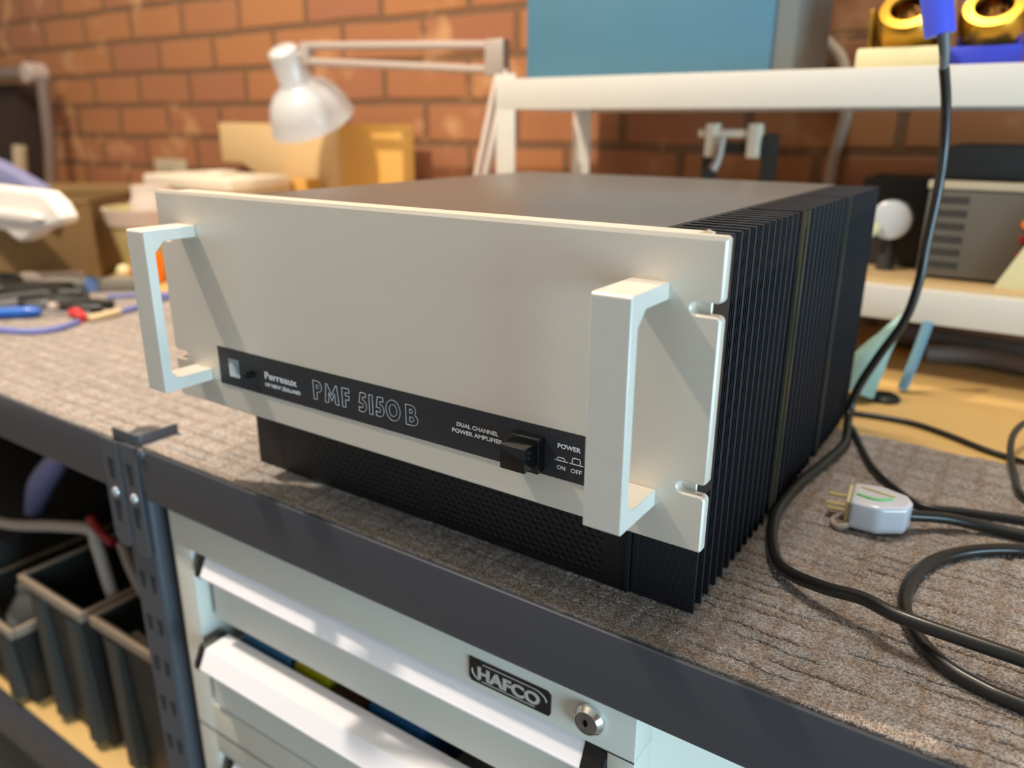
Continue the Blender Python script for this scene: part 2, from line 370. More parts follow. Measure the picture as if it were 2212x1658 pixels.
obj('post_cap', MB().lathe([(0.0, 0), (0.015, 0), (0.017, 0.003), (0.012, 0.006), (0, 0.007)], Matrix.Translation((-0.134, 0.036, -0.001)), 20), m_post, bench)
# connector plates of both beams
for x0, x1, y, zb in ((-0.1705, -0.1385, 0.0058, -0.118), (-0.1375, -0.1085, 0.0074, -0.124)):
    p = obj('beam_bracket', MB().prism([(x0, 0.0), (x1, 0.0), (x1, zb), (x1 - .008, zb - .006), (x0 + .004, zb - .004), (x0, zb + .006)], 'y', y, y + 0.0022, 0.0004, 1), m_post, bench)
    xc = (x0 + x1) / 2
    for z in (-0.033, -0.083): obj('slot', MB().prism([(xc - .006, z + .012), (xc + .006, z + .012), (xc + .0035, z - .012), (xc - .0035, z - .012)], 'y', y - 0.0003, y + 0.0004), m_hole, p)
    obj('rivet', MB().lathe([(0.0055, 0), (0.0052, .0014), (0.003, .0028), (0, .0032)], Matrix.Translation((xc + .001, y, -0.060)) @ Matrix.Rotation(math.pi / 2, 4, 'X'), 16), m_rivet, p)
for xx in (BX0, BX1 - 0.05): obj('post', upright(xx, xx + .05, 0.0125, 0.058, -0.006), m_post, bench)
for xx in (BX0, -0.152, BX1 - 0.05): obj('rear_post', MB().box(xx, xx + .05, 0.94, 0.985, ZF, -0.031, 0.002), m_post, bench)
for sgn, x in ((1, -0.0995),):
    obj('rivet', MB().lathe([(0.006, 0), (0.0055, .002), (0.003, .0035), (0, .004)], Matrix.Translation((x, 0.0095, -0.0045)) @ Matrix.Rotation(math.pi / 2, 4, 'X'), 16), m_post, bench)

# ------------------------------------------------------------------ carpet mat
def carpet():
    xs = np.concatenate([np.arange(-2.55, -0.05, 0.012), np.arange(-0.05, 0.16, 0.0015), np.arange(0.16, 0.68, 0.00055), np.arange(0.68, 0.80, 0.0015), np.arange(0.80, 1.24, 0.012)])
    ys = np.concatenate([np.arange(0.0136, 0.125, 0.00055), np.arange(0.125, 0.24, 0.0010), np.arange(0.24, 0.468, 0.004)])
    Xg, Yg = np.meshgrid(xs, ys); nx, ny = len(xs), len(ys)
    # loops: jittered cell noise
    c = 0.0013
    def cellh(X, Y):
        ix = np.floor(X / c).astype(int); iy = np.floor(Y / c).astype(int); best = np.full(X.shape, 9.0)
        hs = np.random.default_rng(3).random((2, 512, 512))
        for dx in (-1, 0, 1):
            for dy in (-1, 0, 1):
                jx, jy = hs[0][(ix + dx) % 512, (iy + dy) % 512], hs[1][(ix + dx) % 512, (iy + dy) % 512]
                d = ((ix + dx + 0.2 + 0.6 * jx) * c - X) ** 2 + ((iy + dy + 0.2 + 0.6 * jy) * c - Y) ** 2
                best = np.minimum(best, d)
        return np.sqrt(best) / c
    fine = (Xg > -0.05) & (Xg < 0.8) & (Yg < 0.24)
    h = np.zeros_like(Xg); h[fine] = -0.0013 * np.clip(cellh(Xg[fine], Yg[fine]), 0, 1) ** 1.5
    # wavy grooves along the length of the bench, broken into dashes
    r2 = np.random.default_rng(11); y = 0.0145
    while y < 0.47:
        ph = r2.random(4) * 6.28
        yy = y + 0.0006 * np.sin(Xg * 190 + ph[0]) + 0.0005 * np.sin(Xg * 420 + ph[1]) + 0.0012 * np.sin(Xg * 30 + ph[2]) + 0.0003 * np.sin(Xg * 1100 + ph[0])
        g = np.clip(np.sin(Xg * (38 + 20 * r2.random()) + ph[3]) * 1.8 + 0.35, 0, 1)
        h -= 0.0042 * g * np.exp(-((Yg - yy) / 0.00085) ** 2)
        y += 0.0085 + 0.0085 * r2.random()
    # shallow cross valleys
    h -= 0.0003 * np.exp(-((((Xg + 0.003 * np.sin(Yg * 60)) % 0.030) - 0.015) / 0.0022) ** 2)
    edge = np.clip((Yg - 0.0136) / 0.0022, 0, 1); h -= 0.0022 * (1 - edge) ** 2
    Zg = h - 0.0002
    n = nx * ny
    co = np.stack([Xg, Yg, Zg], -1).reshape(-1, 3)
    # skirt along the front edge
    sk = np.stack([xs, np.full(nx, 0.0136) , np.full(nx, -0.0059)], -1); co = np.concatenate([co, sk])
    i = np.arange(n).reshape(ny, nx)
    q = np.stack([i[:-1, :-1], i[:-1, 1:], i[1:, 1:], i[1:, :-1]], -1).reshape(-1, 4)
    s0 = n + np.arange(nx); q2 = np.stack([s0[:-1], s0[1:], i[0, 1:], i[0, :-1]], -1)
    # fuzz fibres along the cut edge
    nf = 14000; fx = r2.random(nf) * 0.95 - 0.15; fy = 0.0136 + r2.random(nf) * 0.0012; fz = -0.0030 + r2.random(nf) * 0.0032
    L = 0.0014 + 0.0030 * r2.random(nf); a = (r2.random(nf) - .5) * 2.4
    d = np.stack([np.sin(a) * .7, -0.25 - .35 * r2.random(nf), 0.9 * r2.random(nf) + .2], -1); d /= np.linalg.norm(d, axis=1)[:, None]
    b = np.stack([fx, fy, fz], -1); wv = np.stack([np.full(nf, .00016), np.zeros(nf), np.full(nf, .00006)], -1)
    f = np.concatenate([b - wv, b + wv, b + d * L[:, None] + wv * .3, b + d * L[:, None] - wv * .3]); base = len(co)
    ii = base + np.arange(nf); q3 = np.stack([ii, ii + nf, ii + 2 * nf, ii + 3 * nf], -1)
    co = np.concatenate([co, f]); Q = np.concatenate([q, q2, q3])
    o3 = np.array([-0.655, 0.24, -0.006]); co = co - o3
    me = bpy.data.meshes.new('carpet_mat'); me.vertices.add(len(co)); me.vertices.foreach_set('co', co.ravel())
    me.loops.add(Q.size); me.loops.foreach_set('vertex_index', Q.ravel().astype(np.int32)); me.polygons.add(len(Q))
    me.polygons.foreach_set('loop_start', (np.arange(len(Q)) * 4).astype(np.int32)); me.polygons.foreach_set('loop_total', np.full(len(Q), 4, np.int32))
    me.update(calc_edges=True); me.polygons.foreach_set('use_smooth', [True] * len(Q)); me.materials.append(m_carpet)
    o = bpy.data.objects.new('carpet_mat', me); COL.objects.link(o); o.location = o3
    return tag(o, 'taupe loop-pile carpet strip laid along the front of the bench top', 'carpet')
carpet()

# ------------------------------------------------------------------ amplifier
amp = thing('power_amplifier', 'silver-fronted rack power amplifier with two handles and black heatsinks', 'amplifier', (0.2413, 0.28, 0.0))
PW = 0.4826; Z0 = 0.0822; Z1 = 0.2585; TH = 0.0062
def slot_outline():
    pts = [(0.0012, Z0), (PW - 0.0012, Z0), (PW, Z0 + 0.0012)]
    def right(zc):
        r = 0.0034; c = 0.0025; xi = PW - 0.0165
        p = [(PW, zc - r - c), (PW - c * .35, zc - r - c * .3), (PW - c, zc - r)]
        for a in range(0, 9): t = -math.pi / 2 - a * math.pi / 8; p.append((xi + r + r * math.cos(t), zc + r * math.sin(t)))
        return p + [(PW - c, zc + r), (PW - c * .35, zc + r + c * .3), (PW, zc + r + c)]
    R = right(Z0 + 0.0378) + right(Z0 + 0.1390)
    pts += R + [(PW, Z1 - 0.0012), (PW - 0.0012, Z1), (0.0012, Z1), (0, Z1 - 0.0012)]
    pts += [(PW - x, z) for x, z in reversed(R)] + [(0, Z0 + 0.0012)]
    return pts
def panel():
    P = slot_outline(); bv = 0.0011; n = len(P)
    # inset outline for the bevelled front rim
    ins = []
    for i in range(n):
        a, b, c = Vector(P[i - 1]), Vector(P[i]), Vector(P[(i + 1) % n])
        d1 = (b - a).normalized(); d2 = (c - b).normalized(); nn = (Vector((-d1.y, d1.x)) + Vector((-d2.y, d2.x)))
        nn = nn / max(nn.length, 1e-6); k2 = bv / max(0.5, nn.dot(Vector((-d1.y, d1.x)))); ins.append(b + nn * k2)
    bm = bmesh.new()
    ins = [(p[0], min(p[1], Z1 - 0.0024)) for p in ins]
    v0 = [bm.verts.new((p[0], 0, p[1])) for p in ins]; v1 = [bm.verts.new((p[0], bv * .8, p[1])) for p in P]; v2 = [bm.verts.new((p[0], TH, p[1])) for p in P]
    def cap(vs):
        r = delaunay_2d_cdt([Vector((v.co.x, v.co.z)) for v in vs], [], [list(range(n))], 1, 1e-7)
        for f in r[2]:
            ids = [r[3][j][0] for j in f]
            try: bm.faces.new([vs[j] for j in ids])
            except ValueError: pass
    cap(v0)
    for A, B in ((v0, v1), (v1, v2)):
        for i in range(n): bm.faces.new((A[i], B[i], B[(i + 1) % n], A[(i + 1) % n]))
    cap(v2)
    return bm
fp = obj('front_panel', panel(), m_alu, amp, smooth=20)
sub = MB().box(0.0075, PW - 0.0075, TH + 0.0001, TH + 0.0018, Z0 + 0.006, Z1 - 0.0008, 0.0004, 1).box(0.0150, PW - 0.0150, TH + 0.0018, 0.0235, Z1 - 0.0040, Z1 - 0.0008, 0.0005, 1)
sub.prism([(PW - 0.021, Z1 - 0.001), (PW - 0.0135, Z1 + 0.0018), (PW - 0.0115, Z1 + 0.0012), (PW - 0.0085, Z1 - 0.0035), (PW - 0.021, Z1 - 0.0035)], 'y', TH + 0.0002, 0.0085)
obj('backing_plate', sub, m_alu, amp, smooth=20)
# chassis
CF = 0.0595; HT = 0.2507
obj('chassis', MB().box(0.062, 0.4135, CF + .001, 0.512, 0.0035, 0.2455, 0.001).box(0.062, 0.4135, 0.0237, CF + .001, 0.100, 0.2455, 0.001), m_black, amp).scale = (1, 1, 1)
obj('vent_panel', MB().box(0.0625, 0.4138, 0.0210, 0.0234, 0.0, 0.0015) if False else MB().box(0.0625, 0.4118, CF - 0.002, CF, 0.0006, 0.088, 0.0004, 1), m_perf, amp)
obj('vent_panel_edge', MB().box(0.4118, 0.4140, CF - 0.0035, CF + 0.004, 0.0006, 0.2455), m_fin, amp)
obj('top_cover', MB().box(0.0300, 0.4180, 0.0236, 0.515, 0.2456, 0.2512, 0.0010), m_lid, amp)
# heatsinks
def fin_bm(sx):
    x0, x1 = (0.4195, 0.4612) if sx > 0 else (0.0210, 0.0625)
    return MB().box(x0, x1, 0, 0.0024, 0, HT, 0.0005, 1)
finR = None
ymods = [(0.0595, 12), (0.2300, 10), (0.3740, 11)]
for mi, (ys, nf) in enumerate(ymods):
    pitch = 0.01365
    hs = obj('heatsink', MB().box(0.4145, 0.4198, ys, ys + (nf - 1) * pitch + 0.0024, 0.0, HT - 0.0005, 0.0004, 1), m_fin, amp)
    hs.location.z += 0.0003
    for i in range(nf):
        y = ys + i * pitch
        if finR is None:
            bm = fin_bm(1); bmesh.ops.translate(bm.bm, vec=(0, y, 0), verts=bm.bm.verts); finR = obj('fin', bm, m_ribfin, hs)
        else:
            f = finR.copy(); COL.objects.link(f); f.parent = hs; f.location = Vector((0.44035, y + 0.0012, 0)) - wloc(hs)
for ys, nf in ymods:
    mb = MB().box(0.0628, 0.0662, ys, ys + (nf - 1) * 0.01365 + 0.0024, 0.0003, HT - 0.0056)
    for i in range(nf): mb.box(0.0210, 0.0628, ys + i * 0.01365, ys + i * 0.01365 + 0.0024, 0, HT - 0.0056, 0.0005, 1)
    obj('heatsink', mb, m_fin, amp)
for y in (0.2262, 0.2372, 0.3775):
    obj('joint_strip', MB().box(0.4600, 0.4622, y, y + 0.0016, 0.001, HT - 0.001), mat('olive_reflection_tint', srgb(92, 88, 70), 0.35, 0.4), amp)  # olive tint paints the brassy reflection on narrow plates at the module gaps
# side bracket blocks visible behind the rack slots
br = obj('rack_bracket', MB().box(0.452, 0.4668, 0.0237, 0.0585, 0.095, 0.250, 0.0005, 1), m_black, amp)
obj('bracket_screw', MB().cyl((0.4668, 0.030, Z0 + 0.038), (0.4692, 0.030, Z0 + 0.038), 0.0028, n=16, bev=0.0006), m_screw, br)
obj('rack_bracket', MB().box(0.0158, 0.030, 0.0237, 0.0585, 0.095, 0.250, 0.0005, 1), m_black, amp)
# handles
def handle(x0):
    yo, zt, zb = -0.0443, 0.2330, 0.1040
    pts = [(0, zt), (yo + 0.0012, zt), (yo, zt - 0.0014), (yo, zb + 0.0008), (yo + 0.0008, zb), (0, zb), (0, zb + 0.0100), (yo + 0.0135, zb + 0.0100), (yo + 0.0082, zb + 0.0155), (yo + 0.0082, zt - 0.0175), (yo + 0.0165, zt - 0.0092), (0, zt - 0.0092)]
    return MB().prism(pts, 'x', x0, x0 + 0.0225, 0.0004, 1)
obj('handle', handle(0.4312), m_alu_h, amp, smooth=20)
obj('handle', handle(0.0270), m_alu_h, amp, smooth=20)
# badge strip
SX0, SX1, SZ0, SZ1 = 0.0615, 0.4110, 0.1040, 0.1357
strip = obj('badge_strip', MB().box(SX0, SX1, -0.0007, 0.0, SZ0, SZ1), m_strip, amp)
YS = -0.0007
lg = MB().box(0.0745, 0.0872, YS - 0.0002, YS, 0.1120, 0.1275)
obj('logo_square', lg, m_logo_d, strip)
cur = [(0.0748, 0.1123), (0.0869, 0.1123), (0.0869, 0.1155), (0.0850, 0.1146), (0.0838, 0.1160), (0.0828, 0.1185), (0.0815, 0.1212), (0.0800, 0.1232), (0.0783, 0.1240), (0.0765, 0.1237), (0.0748, 0.1225)]
obj('logo_wave', MB().prism(cur, 'y', YS - 0.0004, YS - 0.0002), m_print, strip)
obj('indicator_lamp', MB().cyl((0.1045, YS, 0.1195), (0.1045, YS - 0.008, 0.1195), 0.0028, 0.0024, n=20, bev=0.0006), m_btn, strip)
obj('brand_lettering', MB().text('Perreaux', 0.1190, 0.1182, 0.0060, YS, width=0.0370, bold=0.012), m_print, strip)
obj('brand_lettering', MB().text('OF NEW ZEALAND', 0.1185, 0.1120, 0.0030, YS, width=0.0410, bold=0.015), m_print, strip)
obj('caption_lettering', MB().text('DUAL CHANNEL', 0.3115, 0.1213, 0.0028, YS, width=0.0335, bold=0.02), m_print, strip)
obj('caption_lettering', MB().text('POWER AMPLIFIER', 0.3075, 0.1164, 0.0028, YS, width=0.0408, bold=0.02), m_print, strip)
obj('caption_lettering', MB().text('POWER', 0.3890, 0.1245, 0.0030, YS, width=0.0160, bold=0.02), m_print, strip)
obj('caption_lettering', MB().text('ON', 0.3888, 0.1104, 0.0028, YS, width=0.0058, bold=0.015), m_print, strip)
obj('caption_lettering', MB().text('OFF', 0.3985, 0.1104, 0.0028, YS, width=0.0076, bold=0.015), m_print, strip)
sy = MB(); lw = 0.00022
def line(mb, pts, closed=False, r=0.00022, y=YS - 0.0001):
    P = [(x, y, z) for x, z in pts]
    if closed: P.append(P[0])
    for a, b in zip(P, P[1:]):
        d = Vector(b) - Vector(a); n = Vector((-d.z, 0, d.x)).normalized() * r; e = d.normalized() * r
        v = [Vector(a) - n - e, Vector(b) - n + e, Vector(b) + n + e, Vector(a) + n - e]
        t = bmesh.new(); f0 = [t.verts.new(p) for p in v]; f1 = [t.verts.new(p - Vector((0, 0.00015, 0))) for p in v]
        t.faces.new(f1[::-1])
        for i in range(4): t.faces.new((f0[i], f0[(i + 1) % 4], f1[(i + 1) % 4], f1[i]))
        mb._add(t)
line(sy, [(0.3872, 0.1163), (0.3962, 0.1163)], r=0.0003); line(sy, [(0.3890, 0.1165), (0.3890, 0.1183), (0.3943, 0.1183), (0.3943, 0.1165)], r=0.0003)
line(sy, [(0.3977, 0.1163), (0.4068, 0.1163)], r=0.0003); line(sy, [(0.3995, 0.1165), (0.3995, 0.1202), (0.4050, 0.1202), (0.4050, 0.1165)], r=0.0003)
obj('switch_symbols', sy, m_print, strip)
# outlined model lettering
def arc(cx, cz, rx, rz, a0, a1, n=10): return [(cx + rx * math.cos(math.radians(a0 + (a1 - a0) * i / n)), cz + rz * math.sin(math.radians(a0 + (a1 - a0) * i / n))) for i in range(n + 1)]
G = {
 'P': (0.66, [[(0, 0), (0, 1)] + [(0.30, 1)] + arc(0.30, 0.70, 0.36, 0.30, 90, -90) + [(0.27, 0.40), (0.27, 0)], [(0.25, 0.58), (0.25, 0.80)] + arc(0.30, 0.69, 0.13, 0.11, 90, -90)]),
 'M': (1.06, [[(0, 0), (0.12, 1), (0.20, 1), (0.53, 0.45), (0.86, 1), (0.94, 1), (1.06, 0), (0.80, 0), (0.74, 0.55), (0.53, 0.14), (0.32, 0.55), (0.26, 0)]]),
 'F': (0.56, [[(0, 0), (0, 1), (0.56, 1), (0.56, 0.78), (0.25, 0.78), (0.25, 0.62), (0.54, 0.62), (0.54, 0.41), (0.25, 0.41), (0.25, 0)]]),
 '5': (0.60, [[(0.16, 1), (0.56, 1), (0.56, 0.79), (0.33, 0.79), (0.30, 0.66)] + arc(0.26, 0.33, 0.34, 0.33, 78, -90, 12) + [(0.02, 0.03), (0.02, 0.25)] + arc(0.22, 0.33, 0.13, 0.12, -70, 90, 8) + [(0.04, 0.45)]]),
 '1': (0.26, [[(0, 0), (0, 1), (0.26, 1), (0.26, 0)]]),
 '0': (0.96, [arc(0.48, 0.5, 0.48, 0.52, 0, 360, 36)[:-1], arc(0.48, 0.5, 0.25, 0.30, 0, 360, 28)[:-1]]),
 'B': (0.74, [[(0, 0), (0, 1), (0.33, 1)] + arc(0.33, 0.745, 0.29, 0.255, 85, -45, 9) + arc(0.38, 0.29, 0.36, 0.29, 62, -90, 12), [(0.24, 0.60), (0.24, 0.80)] + arc(0.32, 0.70, 0.10, 0.10, 90, -90, 6), [(0.24, 0.18), (0.24, 0.42)] + arc(0.36, 0.30, 0.12, 0.12, 90, -90, 6)]),
}
mdl = MB(); H = 0.0148; zb = 0.1125
for ch, x in zip('PMF5150B', (0.1746, 0.1868, 0.2050, 0.2215, 0.2322, 0.2384, 0.2483, 0.2668)):
    wdt, loops = G[ch]; s = {'P': .0140, 'M': .0140, 'F': .0135, '5': .0135, '1': .0130, '0': .0142, 'B': .0150}[ch]
    for lp in loops: line(mdl, [(x + a * s * 0.98, zb + b * H) for a, b in lp], True, r=0.00018)
obj('model_lettering', mdl, m_print, strip, smooth=0)
# power button
pb = obj('power_button', MB().box(0.3578, 0.3800, -0.0085, YS, 0.1066, 0.1296, 0.0008), m_btn, amp)
obj('button_cap', MB().box(0.3612, 0.3788, -0.0222, -0.0084, 0.1120, 0.1276, 0.0005), m_btn, pb)

# ------------------------------------------------------------------ tool cabinet
CY = 0.0205
cab = thing('tool_cabinet', 'light grey steel tool cabinet with drawers under the bench', 'cabinet', (0.179, 0.3, ZF))
CX0, CX1 = -0.0865, 0.4432
body = MB()
body.box(CX0, CX1, CY, CY + 0.03, -0.1045, -0.034, 0.0012)
body.box(CX0, -0.0555, CY + 0.0002, CY + 0.03, -0.86, -0.1045, 0.0010).box(0.4225, CX1, CY + 0.0002, CY + 0.03, -0.86, -0.1045, 0.0010)
body.box(-0.0560, 0.423, CY + 0.0002, CY + 0.03, -0.3620, -0.2950, 0.0010).box(-0.0560, 0.423, CY + 0.0002, CY + 0.03, -0.86, -0.62, 0.0010)
body.box(CX0 + .0005, CX0 + 0.002, CY + 0.03, 0.52, -0.86, -0.034).box(CX1 - 0.002, CX1 - .0005, CY + 0.03, 0.52, -0.86, -0.034).box(CX0, CX1, 0.518, 0.52, -0.86, -0.034).box(CX0, CX1, CY + 0.03, 0.52, -0.86, -0.855)
body.box(-0.0575, -0.0560, CY + 0.03, 0.5, -0.6, -0.1045).box(0.4225, 0.424, CY + 0.03, 0.5, -0.6, -0.1045)
body.box(-0.0545, 0.422, CY + 0.03, 0.5, -0.298, -0.296)
obj('cabinet_body', body, m_cab, cab, smooth=20)
obj('panel_seam', MB().box(CX0, CX1, CY - 0.0003, CY + 0.0003, -0.3340, -0.3328), m_hole, cab)
obj('panel_seam', MB().box(0.4228, CX1, CY - 0.0003, CY + 0.0003, -0.1050, -0.1042), m_hole, cab)
def drawer(ztop, zbot, dy):
    """recessed drawer front with an extruded grip along the top; dy<0 pulls the drawer out"""
    y = CY + dy; x0, x1 = -0.036, 0.4035
    d = obj('drawer', MB().prism([(y + .0130, zbot), (y + .0130, ztop - .026), (y + .0105, ztop - .012), (y + .0105, ztop - .003), (y + .0330, ztop - .003), (y + .0330, ztop - .005), (y + .016, ztop - .010), (y + .016, zbot)], 'x', -0.0450, 0.4130), m_cab, cab, smooth=25)
    g = [(y + .0320, ztop), (y + .0050, ztop - .0008), (y + .0035, ztop - .0022), (y - .0040, ztop - .0178), (y - .0056, ztop - .0194), (y - .0056, ztop - .0210), (y - .0038, ztop - .0213), (y + .0105, ztop - .0120), (y + .0105, ztop - .0030), (y + .0320, ztop - .0028)]
    obj('drawer_handle', MB().prism(g, 'x', x0, x1), m_cabhandle, d, smooth=25)
    gc = [(y + .0330, ztop + .0006), (y + .0040, ztop), (y - .0050, ztop - .0188), (y - .0050, ztop - .0235), (y + .0120, ztop - .0240), (y + .0330, ztop - .006)]
    obj('end_cap', MB().prism(gc, 'x', x0 - .0100, x0, 0.0005, 1), m_cap, d); obj('end_cap', MB().prism(gc, 'x', x1, x1 + .0185, 0.0005, 1), m_cap, d)
    bx = MB().box(-0.045, -0.043, y + .018, y + .45, zbot, ztop - .02).box(0.411, 0.413, y + .018, y + .45, zbot, ztop - .02).box(-0.045, 0.413, y + .018, y + .45, zbot, zbot + .002)
    obj('drawer_box', bx, m_cab, d)
    return d
drawer(-0.1058, -0.1880, 0.0)
drawer(-0.2085, -0.2900, -0.0145)
drawer(-0.3700, -0.4550, 0.0)
drawer(-0.4650, -0.6100, 0.0)
badge = obj('badge', MB().prism([(0.3030, -0.0765), (0.3735, -0.0765), (0.3765, -0.0790), (0.3765, -0.0950), (0.3750, -0.0975), (0.3050, -0.0975), (0.3030, -0.0945)], 'y', CY - 0.0012, CY + 0.0001), m_badge, cab)
ty = CY - 0.0012
hb = MB().text('HAFCO', 0.3115, -0.0922, 0.0104, ty, width=0.0560, bold=0.035, depth=0.0006)
obj('badge_lettering', hb, m_badge_l, badge)
rg = MB(); line(rg, [(0.3165, -0.0790), (0.3620, -0.0790)], r=.00045, y=ty); line(rg, [(0.3155, -0.0948), (0.3625, -0.0948)], r=.00045, y=ty)
for a_ in (arc(0.3165, -0.0870, 0.0105, 0.0078, 170, 250, 8), arc(0.3620, -0.0868, 0.0112, 0.0078, 90, 5, 8)):
    obj('badge_border', MB().tube([(x_, ty - 0.0001, z_) for x_, z_ in a_], 0.0005, n=8, sub=1), m_badge_l, badge)
obj('badge_border', rg, m_badge_l, badge, smooth=0)
Rx = Matrix.Rotation(math.pi / 2, 4, 'X')
lk = obj('cabinet_lock', MB().lathe([(0.0118, 0), (0.0118, 0.0035), (0.0092, 0.0070), (0.0086, 0.0070), (0.0084, 0.0062), (0.0, 0.0062)], Matrix.Translation((0.4085, CY, -0.0830)) @ Rx, 40), m_chrome, cab, smooth=25)
obj('lock_core', MB().cyl((0.4085, CY - 0.0060, -0.0830), (0.4085, CY - 0.0068, -0.0830), 0.0082, n=32, bev=0.0003), m_lockface, lk)
obj('keyhole', MB().cyl((0.4080, CY - 0.0066, -0.0828), (0.4080, CY - 0.0072, -0.0828), 0.0023, n=16).box(0.4072, 0.4088, CY - 0.0072, CY - 0.0066, -0.0858, -0.0798), m_cap, lk)
# things lying in the half-open second drawer
def drawer_stuff(name, x0, x1, m, label, cat, z1=-0.214):
    return tag(obj(name, MB().box(x0, x1, 0.05, 0.16, -0.287, z1, 0.004), m), label, cat)
drawer_stuff('tool_case', -0.030, 0.045, mat('case_blue', srgb(70, 125, 170), 0.5), 'pale blue case in the half-open drawer, at its left end', 'case')
drawer_stuff('small_case', 0.052, 0.100, m_yelt, 'yellow-green case in the half-open drawer', 'case')
drawer_stuff('tool_tray', 0.106, 0.150, mat('tray_brown', srgb(70, 28, 20), 0.6), 'dark red-brown tray in the half-open drawer', 'tray', -0.222)
drawer_stuff('tool_case', 0.156, 0.222, mat('case_deep_blue', srgb(40, 100, 150), 0.5), 'deep blue case near the middle of the half-open drawer', 'case')
drawer_stuff('tool_case', 0.300, 0.335, mat('case_navy', srgb(45, 85, 130), 0.5), 'small navy blue case right of centre in the half-open drawer', 'case')

# ------------------------------------------------------------------ white shelf unit standing on the bench
shelf = thing('white_shelf_unit', 'white steel shelf unit standing on the bench behind the amplifier', 'shelf', (0.5, 0.84, -0.006))
SXL, SXR = -0.150, 1.20; SF, SB = 0.700, 0.980
def rail(x0, x1, y0, y1, z0, z1): return MB().box(x0, x1, y0, y1, z0, z1, 0.002)
obj('shelf_rail', rail(SXL + .002, SXR, SF, SF + .022, 0.331, 0.3765), m_white_p, shelf)
obj('shelf_rail', rail(SXL + .002, SXR, SF, SF + .022, 0.0745, 0.1165), m_white_p, shelf)
obj('shelf_rail', rail(SXL + .002, SXR, SB - .022, SB, 0.331, 0.372), m_white_p, shelf)
obj('shelf_rail', rail(SXL + .002, SXR, SB - .022, SB, 0.0745, 0.1165), m_white_p, shelf)
obj('side_rail', rail(SXL, SXL + .02, SF + .022, SB - .022, 0.331, 0.372), m_white_p, shelf); obj('side_rail', rail(SXL, SXL + .02, SF + .022, SB - .022, 0.0745, 0.1165), m_white_p, shelf)
obj('shelf_board', MB().box(SXL + .02, SXR, SF + .022, SB - .022, 0.362, 0.372), m_white_p, shelf)
obj('shelf_board', MB().box(SXL + .02, SXR, SF + .018, SB - .022, 0.1166, 0.1215), m_pale, shelf)
for x, y in ((SXL, SF), (SXL, SB - .032), (SXR - .036, SF), (SXR - .036, SB - .032)):
    obj('post', MB().box(x - (0.002 if x < 0 else 0), x + .034, y + 0.0005, y + .0035, -0.006, 0.384, 0.001).box(x - (0.002 if x < 0 else 0), x + .002, y + .0035, y + .034, -0.006, 0.384, 0.001), m_white_p, shelf)

# things on the upper shelf
UZ = 0.3765; US = 0.372
tb = thing('blue_panel_case', 'large teal-blue faced case with grey side on the white upper shelf', 'case', (0.08, 0.84, US))
obj('case_face', MB().box(-0.128, 0.262, 0.752, 0.756, US, 0.72, 0.001), m_teal, tb)
obj('case_body', MB().box(-0.126, 0.292, 0.7562, 0.93, US, 0.715, 0.003), m_dgrey, tb)
tag(obj('flex_hose', MB().tube([(0.19, 0.999, 0.60), (0.20, 0.999, 0.53), (0.209, 0.999, 0.498), (0.233, 0.999, 0.468), (0.274, 0.999, 0.431), (0.300, 0.999, 0.400), (0.314, 0.999, 0.331), (0.307, 0.999, 0.282), (0.303, 0.999, 0.220), (0.305, 0.999, 0.10)], 0.0095), m_hose), 'grey-beige hose hanging down behind the white shelf rail', 'hose')
def tip_cleaner(cx, cy, w, base_m, label, back=False):
    t = thing('tip_cleaner', label, 'soldering tip cleaner', (cx, cy, US), 'tip cleaners on the upper shelf')
    obj('base', MB().box(cx - w / 2, cx + w / 2, cy - .035, cy + .045, US, US + .028, 0.004), base_m, t)
    A = Matrix.Translation((cx, cy + .005, US + .052)) @ Matrix.Rotation(math.radians(48), 4, 'X')
    obj('brass_cup', MB().lathe([(0.020, -0.030), (0.034, -0.022), (0.037, 0.0), (0.036, 0.022), (0.032, 0.030), (0.021, 0.031), (0.020, 0.026), (0.029, 0.022), (0.031, 0.0), (0.025, -0.02), (0, -0.02)], A, 28, cap=False), m_gold, t)
    wool = MB(); r3 = random.Random(int(cx * 1000))
    for i in range(26):
        a = r3.random() * 6.28; p = [A @ Vector((0.021 * r3.random() * math.cos(a + j), 0.021 * math.sin(a * 2 + j * 1.3), 0.002 + 0.014 * r3.random())) for j in range(6)]
        wool.tube(p, 0.0012, n=5, sub=4)
    obj('brass_wool', wool, m_wool, t)
    for bx in (cx - w / 2 + .006, cx + w / 2 - .012): obj('cup_bracket', MB().box(bx, bx + .006, cy - .01, cy + .03, US + .026, US + .075, .002), m_gold if not back else base_m, t)
    if back: obj('back_shield', MB().box(cx - w / 2, cx + w / 2, cy + .046, cy + .052, US, US + .13, .003), base_m, t)
tip_cleaner(0.425, 0.762, 0.100, m_cream, 'brass soldering tip cleaner on a cream base on the upper shelf')
tip_cleaner(0.512, 0.790, 0.078, m_blue, 'brass soldering tip cleaner on a blue base, right of the cream one', back=True)
tag(obj('metal_stand', MB().tube([(0.376, 0.80, US + .006), (0.392, 0.80, .45), (0.408, 0.80, .53), (0.42, .80, .60)], 0.006, n=10).tube([(0.474, 0.812, US + .006), (0.462, 0.812, .46), (0.445, 0.812, .60)], 0.006, n=10).box(0.365, 0.48, .79, .82, US, US + .006, .002), m_pale), 'tan splayed holder legs behind the cream-based tip cleaner', 'stand')

